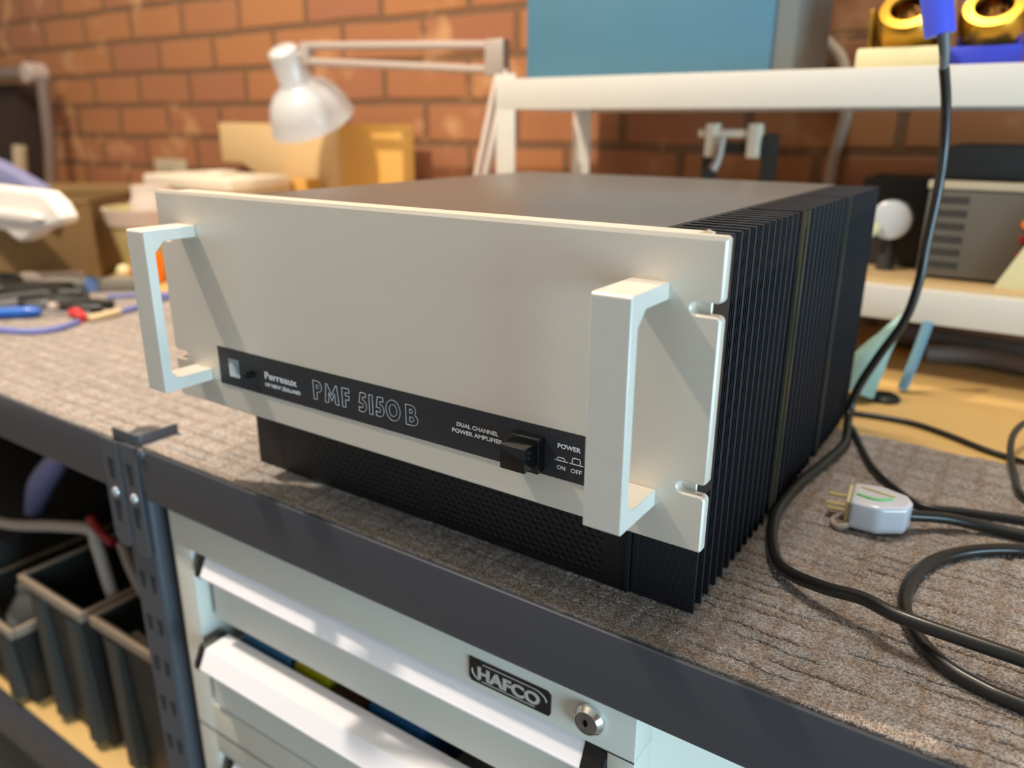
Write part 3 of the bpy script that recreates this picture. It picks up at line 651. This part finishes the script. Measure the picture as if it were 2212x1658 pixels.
# things on the lower shelf
LZ = 0.1215
ps = thing('bench_power_supply', 'olive-grey bench power supply with slotted vents on the lower white shelf', 'power supply', (0.585, 0.84, LZ))
obj('case', MB().box(0.478, 0.70, 0.760, 0.945, LZ + .004, 0.235, 0.003), m_psu, ps)
obj('top_edge', MB().box(0.476, 0.702, 0.757, 0.948, 0.235, 0.2450, 0.002), m_outlet, ps)
for i in range(6): obj('vent_slot', MB().box(0.486, 0.524, 0.7590, 0.7602, 0.137 + i * .0162, 0.145 + i * .0162), m_psu_d, ps)
obj('foot', MB().box(0.49, 0.69, 0.78, 0.93, LZ, LZ + .0045), m_cap, ps)
for z in (0.198, 0.180, 0.160): obj('terminal', MB().cyl((0.590, 0.7600, z), (0.590, 0.752, z), 0.006, n=14, bev=.001), m_darkred if z < .19 else m_orange, ps)
tag(obj('equipment_case', MB().box(0.49, 0.72, 0.78, 0.94, 0.2452, 0.287, 0.004), m_dark), 'small black instrument resting on top of the olive-grey power supply', 'case')
tag(obj('dark_equipment_box', MB().box(0.385, 0.470, 0.83, 0.945, LZ, 0.242, 0.004), m_dark), 'dark box behind the white mug on the lower shelf', 'box')
mug = thing('white_reel', 'round white disc-like object beside the amplifier on the lower shelf', 'reel', (0.432, 0.79, LZ))
Ry = Matrix.Rotation(math.pi / 2, 4, 'X')
obj('disc', MB().lathe([(0.0, -.018), (0.020, -.018), (0.0255, -.012), (0.0270, 0.0), (0.0255, 0.012), (0.018, 0.016), (0, .016)], Matrix.Translation((0.434, 0.80, 0.1895)) @ Ry, 32), m_ceramic, mug)
obj('spout', MB().cyl((0.420, 0.785, 0.182), (0.409, 0.775, 0.168), 0.0085, 0.0065, n=18, bev=.002), m_cream, mug)
obj('stem', MB().cyl((0.434, 0.80, LZ), (0.434, 0.80, 0.166), 0.012, 0.007, n=18), m_dark, mug)
tag(obj('cream_card', MB().prism([(0.5685, 0.1215), (0.66, 0.1215), (0.66, 0.25), (0.611, 0.215)], 'y', 0.738, 0.7415), m_cream), 'cream angled card leaning in front of the olive-grey power supply', 'card')
# vise-like bracket behind the amplifier
vb = thing('clamp_bracket', 'pale metal clamp bracket on black legs, seen above the amplifier', 'clamp', (0.19, 0.85, LZ))
obj('crossbar', MB().box(0.133, 0.232, 0.842, 0.858, 0.2915, 0.3035, .003), m_box_w, vb)
for x in (0.156, 0.222): obj('jaw', MB().box(x - .010, x + .008, 0.838, 0.862, 0.262, 0.312, .003), m_box_w, vb)
obj('lever', MB().tube([(0.176, .835, .292), (0.172, .835, .262), (0.165, .832, .244)], 0.0068, n=12, radii=[.005, .006, .0075]), m_arm, vb)
for x in (0.150, 0.243): obj('leg', MB().box(x - .010, x + .010, 0.848, 0.868, LZ, 0.298, .002), m_dark, vb)
obj('leg_spacer', MB().box(0.16, 0.233, 0.850, 0.866, 0.268, 0.284, .002), m_dark, vb)

# under the lower shelf, on the bench
tag(obj('mint_rag', MB().tube([(0.452, 0.60, 0.004), (0.462, 0.61, 0.040), (0.476, 0.62, 0.070), (0.492, 0.63, 0.098)], 0.016, n=14, radii=[.024, .020, .011, .005]), m_mint), 'pale mint rag bunched between amplifier and cables', 'cloth')
tag(obj('blue_strap', MB().tube([(0.497, 0.66, -0.002), (0.505, 0.665, 0.04), (0.512, 0.67, 0.085)], 0.006, n=10), mat('strap_blue', srgb(110, 150, 170), 0.7)), 'light blue strap rising behind the hanging black cable', 'strap')
tag(obj('grey_duct', MB().tube([(0.44, 0.90, 0.010), (0.53, 0.88, 0.012), (0.62, 0.86, 0.014), (0.78, .85, .014)], 0.018, n=14), m_grey_cable), 'thick grey tube lying under the lower white shelf', 'tube')
tag(obj('grey_tube', MB().tube([(0.50, 0.82, 0.008), (0.56, 0.835, 0.010), (0.64, 0.82, 0.009), (0.74, 0.80, 0.009)], 0.0125, n=14), m_arm_d), 'thinner brown-grey tube in front of the thick grey one', 'tube')
tag(obj('rubber_foot', MB().lathe([(0.0, 0), (0.017, 0), (0.018, 0.004), (0.014, 0.0075), (0, 0.008)], Matrix.Translation((0.484, 0.616, -0.006)), 24), m_cap), 'black oval rubber pad on the pine bench top', 'pad')

# ------------------------------------------------------------------ blue handled cable and cords
bh = thing('hanging_cable', 'black cable hanging from a blue grip at top right', 'cable', (0.5, 0.5, 0.0))
obj('blue_grip', MB().tube([(0.484, 0.452, 0.520), (0.490, 0.452, 0.440), (0.502, 0.452, 0.386)], 0.012, n=20, radii=[.0135, .0135, .0125]), m_blue_h, bh)
obj('lead', MB().tube([(0.484, 0.452, 0.518), (0.482, 0.452, 0.70), (0.482, 0.452, 1.2), (0.482, 0.452, 1.95)], 0.0046, n=12, sub=3), m_cable, bh)
obj('strain_relief', MB().tube([(0.504, 0.453, 0.389), (0.507, 0.458, 0.372), (0.508, 0.465, 0.356)], 0.005, n=14, radii=[.0055, .0045, .0035]), m_grey_cable, bh)
obj('cable', MB().tube([(0.508, 0.463, 0.360), (0.512, 0.485, 0.330), (0.515, 0.50, 0.290), (0.516, 0.50, 0.250), (0.514, 0.50, 0.200), (0.513, 0.50, 0.160), (0.506, 0.50, 0.120), (0.488, 0.50, 0.080), (0.472, 0.498, 0.040), (0.468, 0.490, 0.012), (0.475, 0.452, 0.005), (0.480, 0.415, 0.004), (0.474, 0.352, 0.004), (0.4665, 0.292, 0.004), (0.4665, 0.232, 0.0045), (0.4748, 0.189, 0.005), (0.489, 0.151, 0.006), (0.505, 0.132, 0.009), (0.531, 0.119, 0.014), (0.555, 0.112, 0.019), (0.577, 0.101, 0.021), (0.608, 0.098, 0.021), (0.66, 0.096, 0.020), (0.74, .10, .012), (0.90, .12, .005), (1.05, .22, .005), (1.20, .40, .005)], 0.0046, n=14), m_cable, bh)
pc = thing('mains_lead', 'black mains cord with clear plug coiled on the carpet at right', 'power cord', (0.55, 0.25, 0.0))
obj('cord', MB().tube([(0.560, 0.2665, 0.013), (0.585, 0.285, 0.010), (0.612, 0.296, 0.006), (0.645, 0.300, 0.005), (0.69, 0.305, 0.0045), (0.725, 0.292, 0.0045), (0.715, 0.275, 0.0045), (0.66, 0.2755, 0.0045), (0.636, 0.272, 0.0045), (0.608, 0.251, 0.0042), (0.586, 0.220, 0.004), (0.576, 0.182, 0.004), (0.577, 0.145, 0.004), (0.588, 0.114, 0.0045), (0.606, 0.091, 0.0045), (0.627, 0.081, 0.004), (0.650, 0.077, 0.004), (0.74, .070, .004), (0.88, .075, .004), (1.05, .13, .004), (1.20, .30, .004)], 0.0046, n=14), m_cable, pc)
def frame(ax, c, up_=(0, 0, 1)):
    x = Vector(ax).normalized(); z = Vector(up_); y = z.cross(x).normalized(); z = x.cross(y)
    F = Matrix.Identity(4)
    for i in range(3): F[i][0], F[i][1], F[i][2], F[i][3] = x[i], y[i], z[i], c[i]
    return F
F = frame((0.050, 0.006, 0.0), (0.535, 0.262, 0.0))
m_pin = mat('pale_brass_pin', srgb(205, 188, 140), 0.4, 0.5)
pl = obj('plug_body', MB().prism([(-.018, -.021), (.004, -.024), (.024, -.014), (.028, 0), (.024, .012), (.004, .022), (-.018, .019)], 'z', 0.002, 0.026, 0.004, 3, M=F), m_plugw, pc)
obj('plug_face', MB().prism([(-.021, -.018), (-.018, -.019), (-.018, .018), (-.021, .017)], 'z', 0.004, 0.024, 0.0008, 1, M=F), m_cream, pl)
for yy, zz in ((-.009, .016), (.009, .016), (0, .007)): obj('pin', MB().box(-.036, -.020, yy - .0028, yy + .0028, zz - .0009, zz + .0009, .0004, 1, M=F), m_pin, pl)
obj('wire_core', MB().tube([F @ Vector(p) for p in ((-.014, -.006, .0262), (0, -.010, .0266), (.012, -.004, .0264))], 0.0014, n=8), m_green, pl)
obj('wire_core', MB().tube([F @ Vector(p) for p in ((-.012, .010, .0262), (0, .006, .0266), (.014, .002, .0264))], 0.0014, n=8), m_cream, pl)
obj('ring_pull', MB().tube([F @ Vector(p) for p in ((-.022, -.012, .010), (-.029, -.016, .004), (-.024, -.024, .003), (-.016, -.023, .006))], 0.0022, n=10), m_wcable, pl)
tag(obj('thin_cord', MB().tube([(0.468, 0.484, 0.0035), (0.482, 0.455, 0.0035), (0.497, 0.415, 0.0035), (0.515, 0.372, 0.0035), (0.538, 0.338, 0.0035), (0.566, 0.312, 0.0035), (0.60, .322, .0035), (.66, .335, .0035), (.74, .33, .0035), (.90, .30, .0035), (1.18, .36, .0035)], 0.0034, n=12), m_cable), 'dark cord curving behind the clear plug on the carpet', 'cord')
tag(obj('wood_cord', MB().tube([(0.455, 0.530, -0.0025), (0.475, 0.538, -0.0025), (0.520, 0.541, -0.0025), (0.558, 0.526, -0.0025), (0.594, 0.503, -0.0025), (0.619, 0.491, -0.0025), (0.65, 0.470, 0.001), (.74, .435, .0035), (.90, .42, .0035), (1.18, .43, .0035)], 0.0031, n=12), m_cable), 'dark cord lying across the bare pine strip behind the carpet', 'cord')
tag(obj('upright_loop_cord', MB().tube([(1.18, 0.60, -0.0025), (0.90, 0.58, -0.0025), (0.74, 0.567, -0.0025), (0.70, 0.565, 0.004), (0.66, 0.565, 0.016), (0.634, 0.552, 0.020), (0.622, 0.520, 0.018), (0.6195, 0.480, 0.013), (0.626, 0.430, 0.006), (0.640, 0.375, 0.004), (.70, .345, .0035), (.85, .34, .0035), (1.18, .31, .0035)], 0.0032, n=12), m_cable), 'black cord looping up at the far right edge', 'cord')

# ------------------------------------------------------------------ left background
# desk lamp with white shade
dl = thing('desk_lamp', 'white balanced-arm desk lamp with bell shade behind the amplifier', 'lamp', (-0.235, 0.66, -0.006))
ax = Vector((-0.008, 0.082, -0.150)) * 0.9; L = ax.length
LM = Matrix.Translation((-0.706, 0.75, 0.452)) @ ax.to_track_quat('Z', 'Y').to_matrix().to_4x4()
shade = [(0.0, 0.000), (0.022, 0.001), (0.0300, 0.008), (0.0315, 0.02), (0.0330, 0.070), (0.0390, 0.077), (0.056, 0.087), (0.072, 0.105), (0.083, 0.128), (0.0890, L + .002), (0.0905, L + .004), (0.0885, L + .003), (0.081, 0.128), (0.070, 0.106), (0.054, 0.090), (0.030, 0.082), (0.0, 0.081)]
obj('lamp_shade', MB().lathe(shade, LM, 40, cap=False), m_lamp, dl, smooth=40)
obj('bulb', MB().ball(LM @ Vector((0, 0, 0.112)), 0.024), m_paper, dl)
arm = MB()
for z0, z1 in ((0.453, 0.436), (0.424, 0.396)): arm.tube([(-0.655, 0.775, z0), (-0.21, 0.80, z1)], 0.0075, n=10, sub=1)
arm.box(-0.672, -0.650, 0.765, 0.785, 0.418, 0.460, .003).box(-0.240, -0.200, 0.790, 0.812, 0.388, 0.446, .004)
obj('upper_arm', arm, m_arm, dl)
obj('shade_joint', MB().cyl((-0.695, 0.77, 0.435), (-0.655, 0.775, 0.438), 0.009, n=14), m_arm, dl)
obj('lower_arm', MB().tube([(-0.216, 0.80, 0.395), (-0.226, 0.74, 0.20), (-0.235, 0.66, 0.02)], 0.0075, n=10, sub=1).tube([(-0.198, 0.80, 0.395), (-0.208, 0.74, 0.20), (-0.215, 0.66, 0.02)], 0.0075, n=10, sub=1), m_arm, dl)
obj('lamp_base', MB().lathe([(0.0, 0), (0.055, 0), (0.056, 0.012), (0.048, 0.020), (0.014, 0.024), (0.012, 0.045), (0, .046)], Matrix.Translation((-0.225, 0.655, -0.006)), 32), m_arm, dl)
# boards
tag(obj('pale_board', MB().prism([(-1.175, 0.309), (-0.742, 0.306), (-0.742, -0.006), (-0.96, -0.006), (-0.965, 0.165), (-1.06, 0.195), (-1.100, 0.214), (-1.175, 0.214)], 'y', 0.93, 0.965, 0.003), m_pale), 'pale pine panel with notched lower corner leaning at the brick wall', 'board')
tag(obj('golden_board', MB().box(-0.740, -0.556, 0.925, 0.965, -0.006, 0.3065, 0.003), m_yell), 'golden pine board at the right of the notched pale panel', 'board')
wb = thing('white_case', 'off-white plastic case beneath the desk lamp', 'case', (-1.0, 0.78, -0.006))
obj('case_body', MB().box(-1.165, -0.838, 0.70, 0.86, -0.006, 0.165, 0.006), m_box_w, wb)
obj('case_lid', MB().box(-1.160, -0.836, 0.695, 0.862, 0.166, 0.196, 0.008), m_box_w, wb)
obj('lid_knob', MB().box(-1.00, -0.95, 0.75, 0.80, 0.196, 0.206, .004), m_box_w, wb)
ol = thing('wall_outlet', 'beige power outlet on the brick wall with a black plug', 'outlet', (-1.53, 1.0, 0.13))
obj('outlet_plate', MB().box(-1.598, -1.455, 1.005, 1.0195, 0.130, 0.208, .004), m_outlet, ol)
obj('outlet_plug', MB().cyl((-1.515, 1.005, 0.155), (-1.515, 0.96, 0.155), 0.022, 0.018, n=18, bev=.004), m_cap, ol)
tag(obj('loose_wood_block', MB().box(-0.94, -0.80, 0.872, 0.92, -0.006, 0.187, .003), m_yell), 'low amber wood block in front of the pale board', 'block')
# grey articulated arm at far left
ga = thing('articulated_arm', 'grey articulated bench arm at far left against the bricks', 'lamp arm', (-2.1, 0.9, -0.006))
obj('horizontal_arm', MB().box(-2.9, -1.985, 0.885, 0.915, 0.437, 0.468, .006), m_arm_d, ga)
obj('joint', MB().cyl((-1.985, 0.87, 0.447), (-1.985, 0.93, 0.447), 0.030, n=20, bev=.004), m_arm, ga)
obj('vertical_arm', MB().tube([(-1.945, 0.90, 0.425), (-1.965, 0.90, 0.25), (-2.03, 0.90, 0.02)], 0.018, n=12, sub=1), m_arm_d, ga)
obj('inner_arm', MB().tube([(-2.075, 0.86, 0.235), (-2.12, 0.86, 0.08), (-2.13, 0.88, 0.01)], 0.020, n=12, sub=1), m_outlet, ga)
obj('arm_base', MB().lathe([(0, 0), (0.10, 0), (0.10, .02), (.04, .03), (0, .03)], Matrix.Translation((-2.07, 0.88, -0.006)), 24), m_arm_d, ga)
tag(obj('dark_locker', MB().box(-2.60, -2.21, 0.94, 1.018, -0.006, 0.425, .004), mat('locker_brown', srgb(40, 24, 14), 0.7)), 'dark brown box standing against the wall behind the grey arm', 'box')
tag(obj('wall_pipe', MB().cyl((-2.62, 0.99, ZF), (-2.62, 0.99, 1.95), 0.028), m_arm), 'grey pipe running up the bricks at the far left edge', 'pipe')
# brown cardboard box, turned
kb = thing('cardboard_box', 'large open brown cardboard box at left on the bench', 'box', (-1.25, 0.5, 0.0))
u = Vector((0.185, 0.165, 0)).normalized(); KM = frame(u, (-1.03, 0.494, 0.0))
w_ = -0.80; hgt = 0.150
kk = MB().box(w_, 0, 0, .006, 0.0005, hgt, M=KM).box(w_, 0, .30, .306, 0.0005, hgt, M=KM).box(-.006, 0, .006, .30, 0.0005, hgt, M=KM).box(w_, w_ + .006, .006, .30, 0.0005, hgt, M=KM).box(w_, 0, .006, .30, 0.0005, .006, M=KM)
obj('box_walls', kk, m_khaki, kb)
obj('box_flap', MB().prism([(0.300, hgt), (0.36, hgt + .012), (0.36, hgt + .016), (0.300, hgt + .004)], 'x', w_, 0, M=KM), m_khaki, kb)
obj('box_rim', MB().tube([KM @ Vector((w_, 0.003, hgt + .003)), KM @ Vector((-.003, .003, hgt + .003)), KM @ Vector((-.003, .3, hgt + .003))], 0.005, n=8, sub=1), m_khaki_in, kb)
def leaf(name, pts, y0, y1, m, label, cat, M=None, bev=.006): return tag(obj(name, MB().prism(pts, 'y', y0, y1, bev, 2, M=M), m), label, cat)
wp = thing('white_paper_bundle', 'white folded paper bundle resting on the cardboard box, left edge', 'paper', (-0.9, 0.34, 0.15))
obj('paper_stack', MB().prism([(-1.60, 0.197), (-0.90, 0.190), (-0.865, 0.172), (-0.845, 0.146), (-0.855, 0.136), (-0.94, 0.118), (-0.99, 0.098), (-1.02, 0.090), (-1.045, 0.098), (-1.07, 0.108), (-1.60, 0.100)], 'y', 0.340, 0.375, .008, 3), m_paper, wp)
obj('paper_fold', MB().prism([(-1.60, 0.150), (-0.93, 0.150), (-0.90, 0.144), (-0.935, 0.134), (-1.60, 0.132)], 'y', 0.330, 0.3398, .003), m_paper, wp)
tag(obj('blue_cloth', MB().prism([(-1.45, 0.27), (-1.22, 0.232), (-1.13, 0.208), (-1.05, 0.186), (-1.05, 0.160), (-1.45, 0.160)], 'y', 0.402, 0.44, .012), m_cloth), 'dusty blue cloth heaped on the white paper bundle', 'cloth')
# tub and jars at the left of the amplifier
tu = thing('plastic_tub', 'pale tapered tub with small jars beside the cardboard box', 'tub', (-0.955, 0.60, 0.0))
obj('tub_body', MB().lathe([(0.0, 0), (0.052, 0), (0.055, 0.004), (0.083, 0.138), (0.086, 0.140), (0.080, 0.140), (0.051, 0.006), (0, 0.006)], Matrix.Translation((-0.965, 0.578, 0.0005)) , 32, cap=False), m_jar_y, tu)
obj('tub_band', MB().lathe([(0.0775, 0.108), (0.0850, 0.141), (0.0875, 0.1405), (0.080, 0.107)], Matrix.Translation((-0.965, 0.578, 0.0005)), 32, cap=False), m_jar, tu)
tag(obj('pink_jar', MB().lathe([(0, 0), (.040, 0), (.044, .01), (.046, .145), (.040, .155), (.040, .178), (0, .180)], Matrix.Translation((-0.950, 0.585, 0.0070)), 28), m_jar), 'frosted pinkish jar standing in the pale tub', 'jar')
tag(obj('lilac_pot', MB().cyl((-1.008, 0.535, 0.105), (-1.008, 0.535, 0.128), 0.011, n=20, bev=.003), mat('lilac_cap', srgb(176, 176, 214), 0.4)), 'small lilac pot inside the pale tub', 'pot')
tag(obj('cream_pot', MB().cyl((-0.960, 0.522, 0.110), (-0.960, 0.522, 0.136), 0.012, n=20, bev=.003), m_cream), 'small cream pot inside the pale tub, right of the lilac one', 'pot')
tag(obj('orange_box', MB().box(-0.930, -0.880, 0.505, 0.545, 0.0, 0.055, .002), m_orange), 'bright orange box seen through the left handle', 'box')
tag(obj('cream_ball', MB().ball((-0.950, 0.500, 0.0165), 0.016), m_cream), 'cream round knob beside the bright orange box', 'knob')

# tools and wires on the carpet
tag(obj('lilac_lead', MB().tube([(-1.05, 0.20, .004), (-0.90, 0.135, .004), (-0.80, 0.128, .004), (-0.715, 0.145, .004), (-0.655, 0.170, .004), (-0.640, 0.205, .004), (-0.655, 0.245, .004)], 0.0045, n=10), m_cord), 'lilac-blue cord loop in front of the tool pile', 'cord')
tag(obj('lilac_lead', MB().tube([(-0.664, 0.318, .0045), (-0.672, 0.350, .0045), (-0.690, 0.385, .0045), (-0.705, 0.42, .0045), (-0.70, .47, .0045), (-.66, .50, .0045)], 0.0048, n=10), m_cord), 'lilac-blue cord running behind the left handle', 'cord')
tag(obj('blue_lead', MB().tube([(-0.80, 0.375, .0045), (-0.775, 0.41, .0045), (-0.740, 0.45, .0045), (-.70, .50, .0045)], 0.0035, n=10), m_cord), 'thin blue lead beyond the longer lilac cord', 'cord')
tag(obj('cream_sleeve', MB().tube([(-0.656, 0.262, .006), (-0.655, 0.285, .006), (-0.662, 0.318, .006)], 0.0065, n=12), m_tan), 'cream sleeve joining the blue cord to the red connector', 'connector')
tag(obj('red_connector', MB().tube([(-0.706, 0.262, .008), (-0.690, 0.262, .012), (-0.668, 0.258, .008), (-0.658, 0.252, .006)], 0.0075, n=12), m_red), 'red connector at the end of the cream sleeve', 'connector')
sd = thing('screwdriver', 'screwdriver with bright blue handle lying in the tool pile', 'screwdriver', (-0.775, 0.21, 0.0))
obj('grip', MB().tube([(-0.815, 0.170, .010), (-0.795, 0.190, .010), (-0.765, 0.222, .010), (-0.752, 0.236, .010)], 0.010, n=14, radii=[.007, .0095, .010, .006]), m_sblue, sd)
obj('shaft', MB().cyl((-0.752, 0.236, .008), (-0.70, 0.29, .004), 0.0025, n=10), m_screw, sd)
def pliers(cx, cy, ang, sc_, label):
    t = thing('pliers', label, 'pliers', (cx, cy, 0), 'black pliers in the tool pile')
    R = Matrix.Translation((cx, cy, 0.008)) @ Matrix.Rotation(ang, 4, 'Z') @ Matrix.Scale(sc_, 4)
    for s in (-1, 1): obj('grip', MB().tube([R @ Vector(p) for p in ((0, 0, 0), (.03, s * .014, 0), (.07, s * .024, 0), (.115, s * .016, 0))], 0.0075, n=10, radii=[.005, .007, .0085, .007]), m_tblack, t)
    obj('jaw', MB().tube([R @ Vector(p) for p in ((.004, 0, 0), (-.02, 0, 0), (-.05, 0, 0))], 0.008, n=10, radii=[.010, .008, .003]), m_screw, t)
pliers(-0.86, 0.245, 1.1, 1.0, 'black pliers behind the blue screwdriver')
pliers(-0.80, 0.275, 0.5, 0.9, 'black pliers pointing right, near the red connector')
pliers(-0.99, 0.30, 0.9, 1.1, 'black pliers at the left edge of the tool pile')
tag(obj('tool_pouch', MB().box(-0.055, 0.055, -0.035, 0.035, 0, 0.026, .008, M=Matrix.Translation((-0.91, 0.305, 0.0003)) @ Matrix.Rotation(.7, 4, 'Z')), m_tblack), 'black pouch in the middle of the tool pile', 'pouch')
tag(obj('grey_lever_box', MB().box(-0.06, 0.06, -0.016, 0.016, 0, 0.022, .006, M=Matrix.Translation((-1.035, 0.395, 0.0003)) @ Matrix.Rotation(.8, 4, 'Z')), m_arm), 'rounded pinkish-grey box at the back left of the tool pile', 'box')
gt = thing('grey_case', 'long grey case with a blue tab behind the tool pile', 'case', (-0.885, 0.42, 0.0))
GM = Matrix.Translation((-0.895, 0.408, 0.0003)) @ Matrix.Rotation(.75, 4, 'Z')
obj('case_body', MB().box(-0.095, 0.095, -0.018, 0.018, 0, 0.024, .006, M=GM), mat('case_grey', srgb(132, 128, 118), .5), gt)
obj('blue_tab', MB().box(-0.012, 0.010, -0.022, -0.016, 0.0, 0.0285, .002, M=GM), mat('tab_blue', srgb(100, 130, 185), .5), gt)
tag(obj('cable_coil', MB().tube([(-1.06 + .055 * math.cos(a * .6) , 0.30 + .04 * math.sin(a * .6), .006 + .0006 * a) for a in range(32)], .0055, n=8, sub=3), m_tblack), 'coil of black cable at the left edge of the tool pile', 'cable')
tag(obj('black_sleeve', MB().tube([(-0.90, 0.235, .011), (-0.87, 0.30, .013), (-0.83, 0.35, .011)], .011, n=12), m_tblack), 'thick black sleeve across the middle of the tool pile', 'sleeve')
tag(obj('steel_knob', MB().ball((-0.765, 0.262, 0.010), 0.010), m_arm), 'small grey knob between the pliers', 'knob')

# ------------------------------------------------------------------ under the bench, left bay
SHZ = -0.571
def crate(x0, x1, y0, y1, ztop, label):
    t = thing('storage_crate', label, 'crate', ((x0 + x1) / 2, (y0 + y1) / 2, SHZ), 'black storage crates on the lower shelf')
    th = .004; i = .012
    b = MB()
    pb_ = [(x0 + i, y0 + i), (x1 - i, y0 + i), (x1 - i, y1 - i), (x0 + i, y1 - i)]; pt = [(x0, y0), (x1, y0), (x1, y1), (x0, y1)]
    bm = b.bm
    lo = [bm.verts.new((*p, SHZ + .0005)) for p in pb_]; hi = [bm.verts.new((*p, ztop)) for p in pt]
    cx_, cy_ = (x0 + x1) / 2, (y0 + y1) / 2
    def inn(p, d=th): return (p[0] + (d if p[0] < cx_ else -d), p[1] + (d if p[1] < cy_ else -d))
    hi2 = [bm.verts.new((*inn(p), ztop)) for p in pt]; lo2 = [bm.verts.new((*inn(p), SHZ + .005)) for p in pb_]
    bm.faces.new(lo[::-1]); bm.faces.new(lo2)
    for k2 in range(4):
        j = (k2 + 1) % 4; bm.faces.new((lo[k2], lo[j], hi[j], hi[k2])); bm.faces.new((hi[k2], hi[j], hi2[j], hi2[k2])); bm.faces.new((hi2[k2], hi2[j], lo2[j], lo2[k2]))
    obj('crate_body', b, m_crate, t)
    r = MB().box(x0 - .006, x1 + .006, y0 - .008, y0, ztop - .012, ztop + .003, .002).box(x0 - .006, x1 + .006, y1, y1 + .008, ztop - .012, ztop + .003, .002).box(x0 - .008, x0, y0, y1, ztop - .012, ztop + .003, .002).box(x1, x1 + .008, y0, y1, ztop - .012, ztop + .003, .002)
    obj('crate_rim', r, m_rim, t)
    for f in (0.12, 0.72): 
        xr = x0 + (x1 - x0) * f
        obj('crate_rib', MB().prism([(xr, ztop - .02), (xr + .030, ztop - .02), (xr + .026, SHZ + .012), (xr + .004, SHZ + .012)], 'y', y0 - .006, y0 + .012, .001, 1), m_crate2, t)
crate(-0.545, -0.385, 0.050, 0.36, -0.325, 'black storage crate with tan rim, left one under the bench')
crate(-0.360, -0.175, 0.055, 0.36, -0.325, 'black storage crate with tan rim beside the bench post')
crate(-0.760, -0.575, 0.030, 0.36, -0.420, 'low dark crate at the lower left corner')
tag(obj('shade_block', MB().box(-2.45, -0.52, 0.36, 0.66, SHZ, -0.045, .03), m_cap), 'large black block added as the deep shade under the bench', 'bag')  # black mass stands in for shade below the bench top, not a known bag
tag(obj('dark_filler', MB().box(-2.40, -0.785, 0.06, 0.345, SHZ, -0.375, .006), m_dark), 'wide black filler added to darken the lower shelf left of the storage crates', 'box')  # added dark volume, hides the bright deck where only shade is wanted
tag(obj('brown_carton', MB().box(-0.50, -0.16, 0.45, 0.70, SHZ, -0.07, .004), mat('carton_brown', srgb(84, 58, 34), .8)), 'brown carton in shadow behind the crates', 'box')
m_lbag = mat('lilac_bag_film', srgb(150, 145, 190), 0.5)
tag(obj('lilac_bag', MB().tube([(-0.86, 0.20, -0.39), (-0.80, 0.20, -0.31), (-0.73, 0.20, -0.25), (-0.69, 0.20, -0.22)], 0.02, n=14, radii=[.012, .022, .020, .010]), m_lbag), 'crumpled lilac plastic bag under the bench', 'bag')
tag(obj('white_cable', MB().tube([(-0.95, 0.10, -0.335), (-0.73, 0.10, -0.316), (-0.535, 0.10, -0.262), (-0.43, 0.10, -0.235), (-0.419, 0.10, -0.255), (-0.400, 0.10, -0.330), (-0.374, 0.10, -0.370), (-0.342, 0.10, -0.384), (-0.30, .11, -.40)], 0.0085, n=12), m_wcable), 'thick off-white cable draped over the storage crates', 'cable')
tag(obj('second_white_cable', MB().tube([(-0.390, 0.12, -0.25), (-0.375, 0.12, -0.29), (-0.350, 0.12, -0.322), (-0.33, .13, -.34)], 0.0075, n=12), m_wcable), 'short off-white cable beside the red hose', 'cable')
tag(obj('red_hose', MB().tube([(-0.425, 0.10, -0.214), (-0.408, 0.10, -0.228), (-0.392, 0.10, -0.234), (-0.372, 0.10, -0.238)], 0.0062, n=12), m_darkred), 'dark red rubber hose end near the bench post', 'hose')
tag(obj('white_jug', MB().lathe([(0, 0), (.05, 0), (.055, .02), (.05, .10), (.02, .14), (.02, .16), (0, .162)], Matrix.Translation((-0.735, 0.12, -0.565)) @ Matrix.Scale(0.75, 4), 24), m_ceramic), 'white bottle standing in the low dark crate', 'bottle')
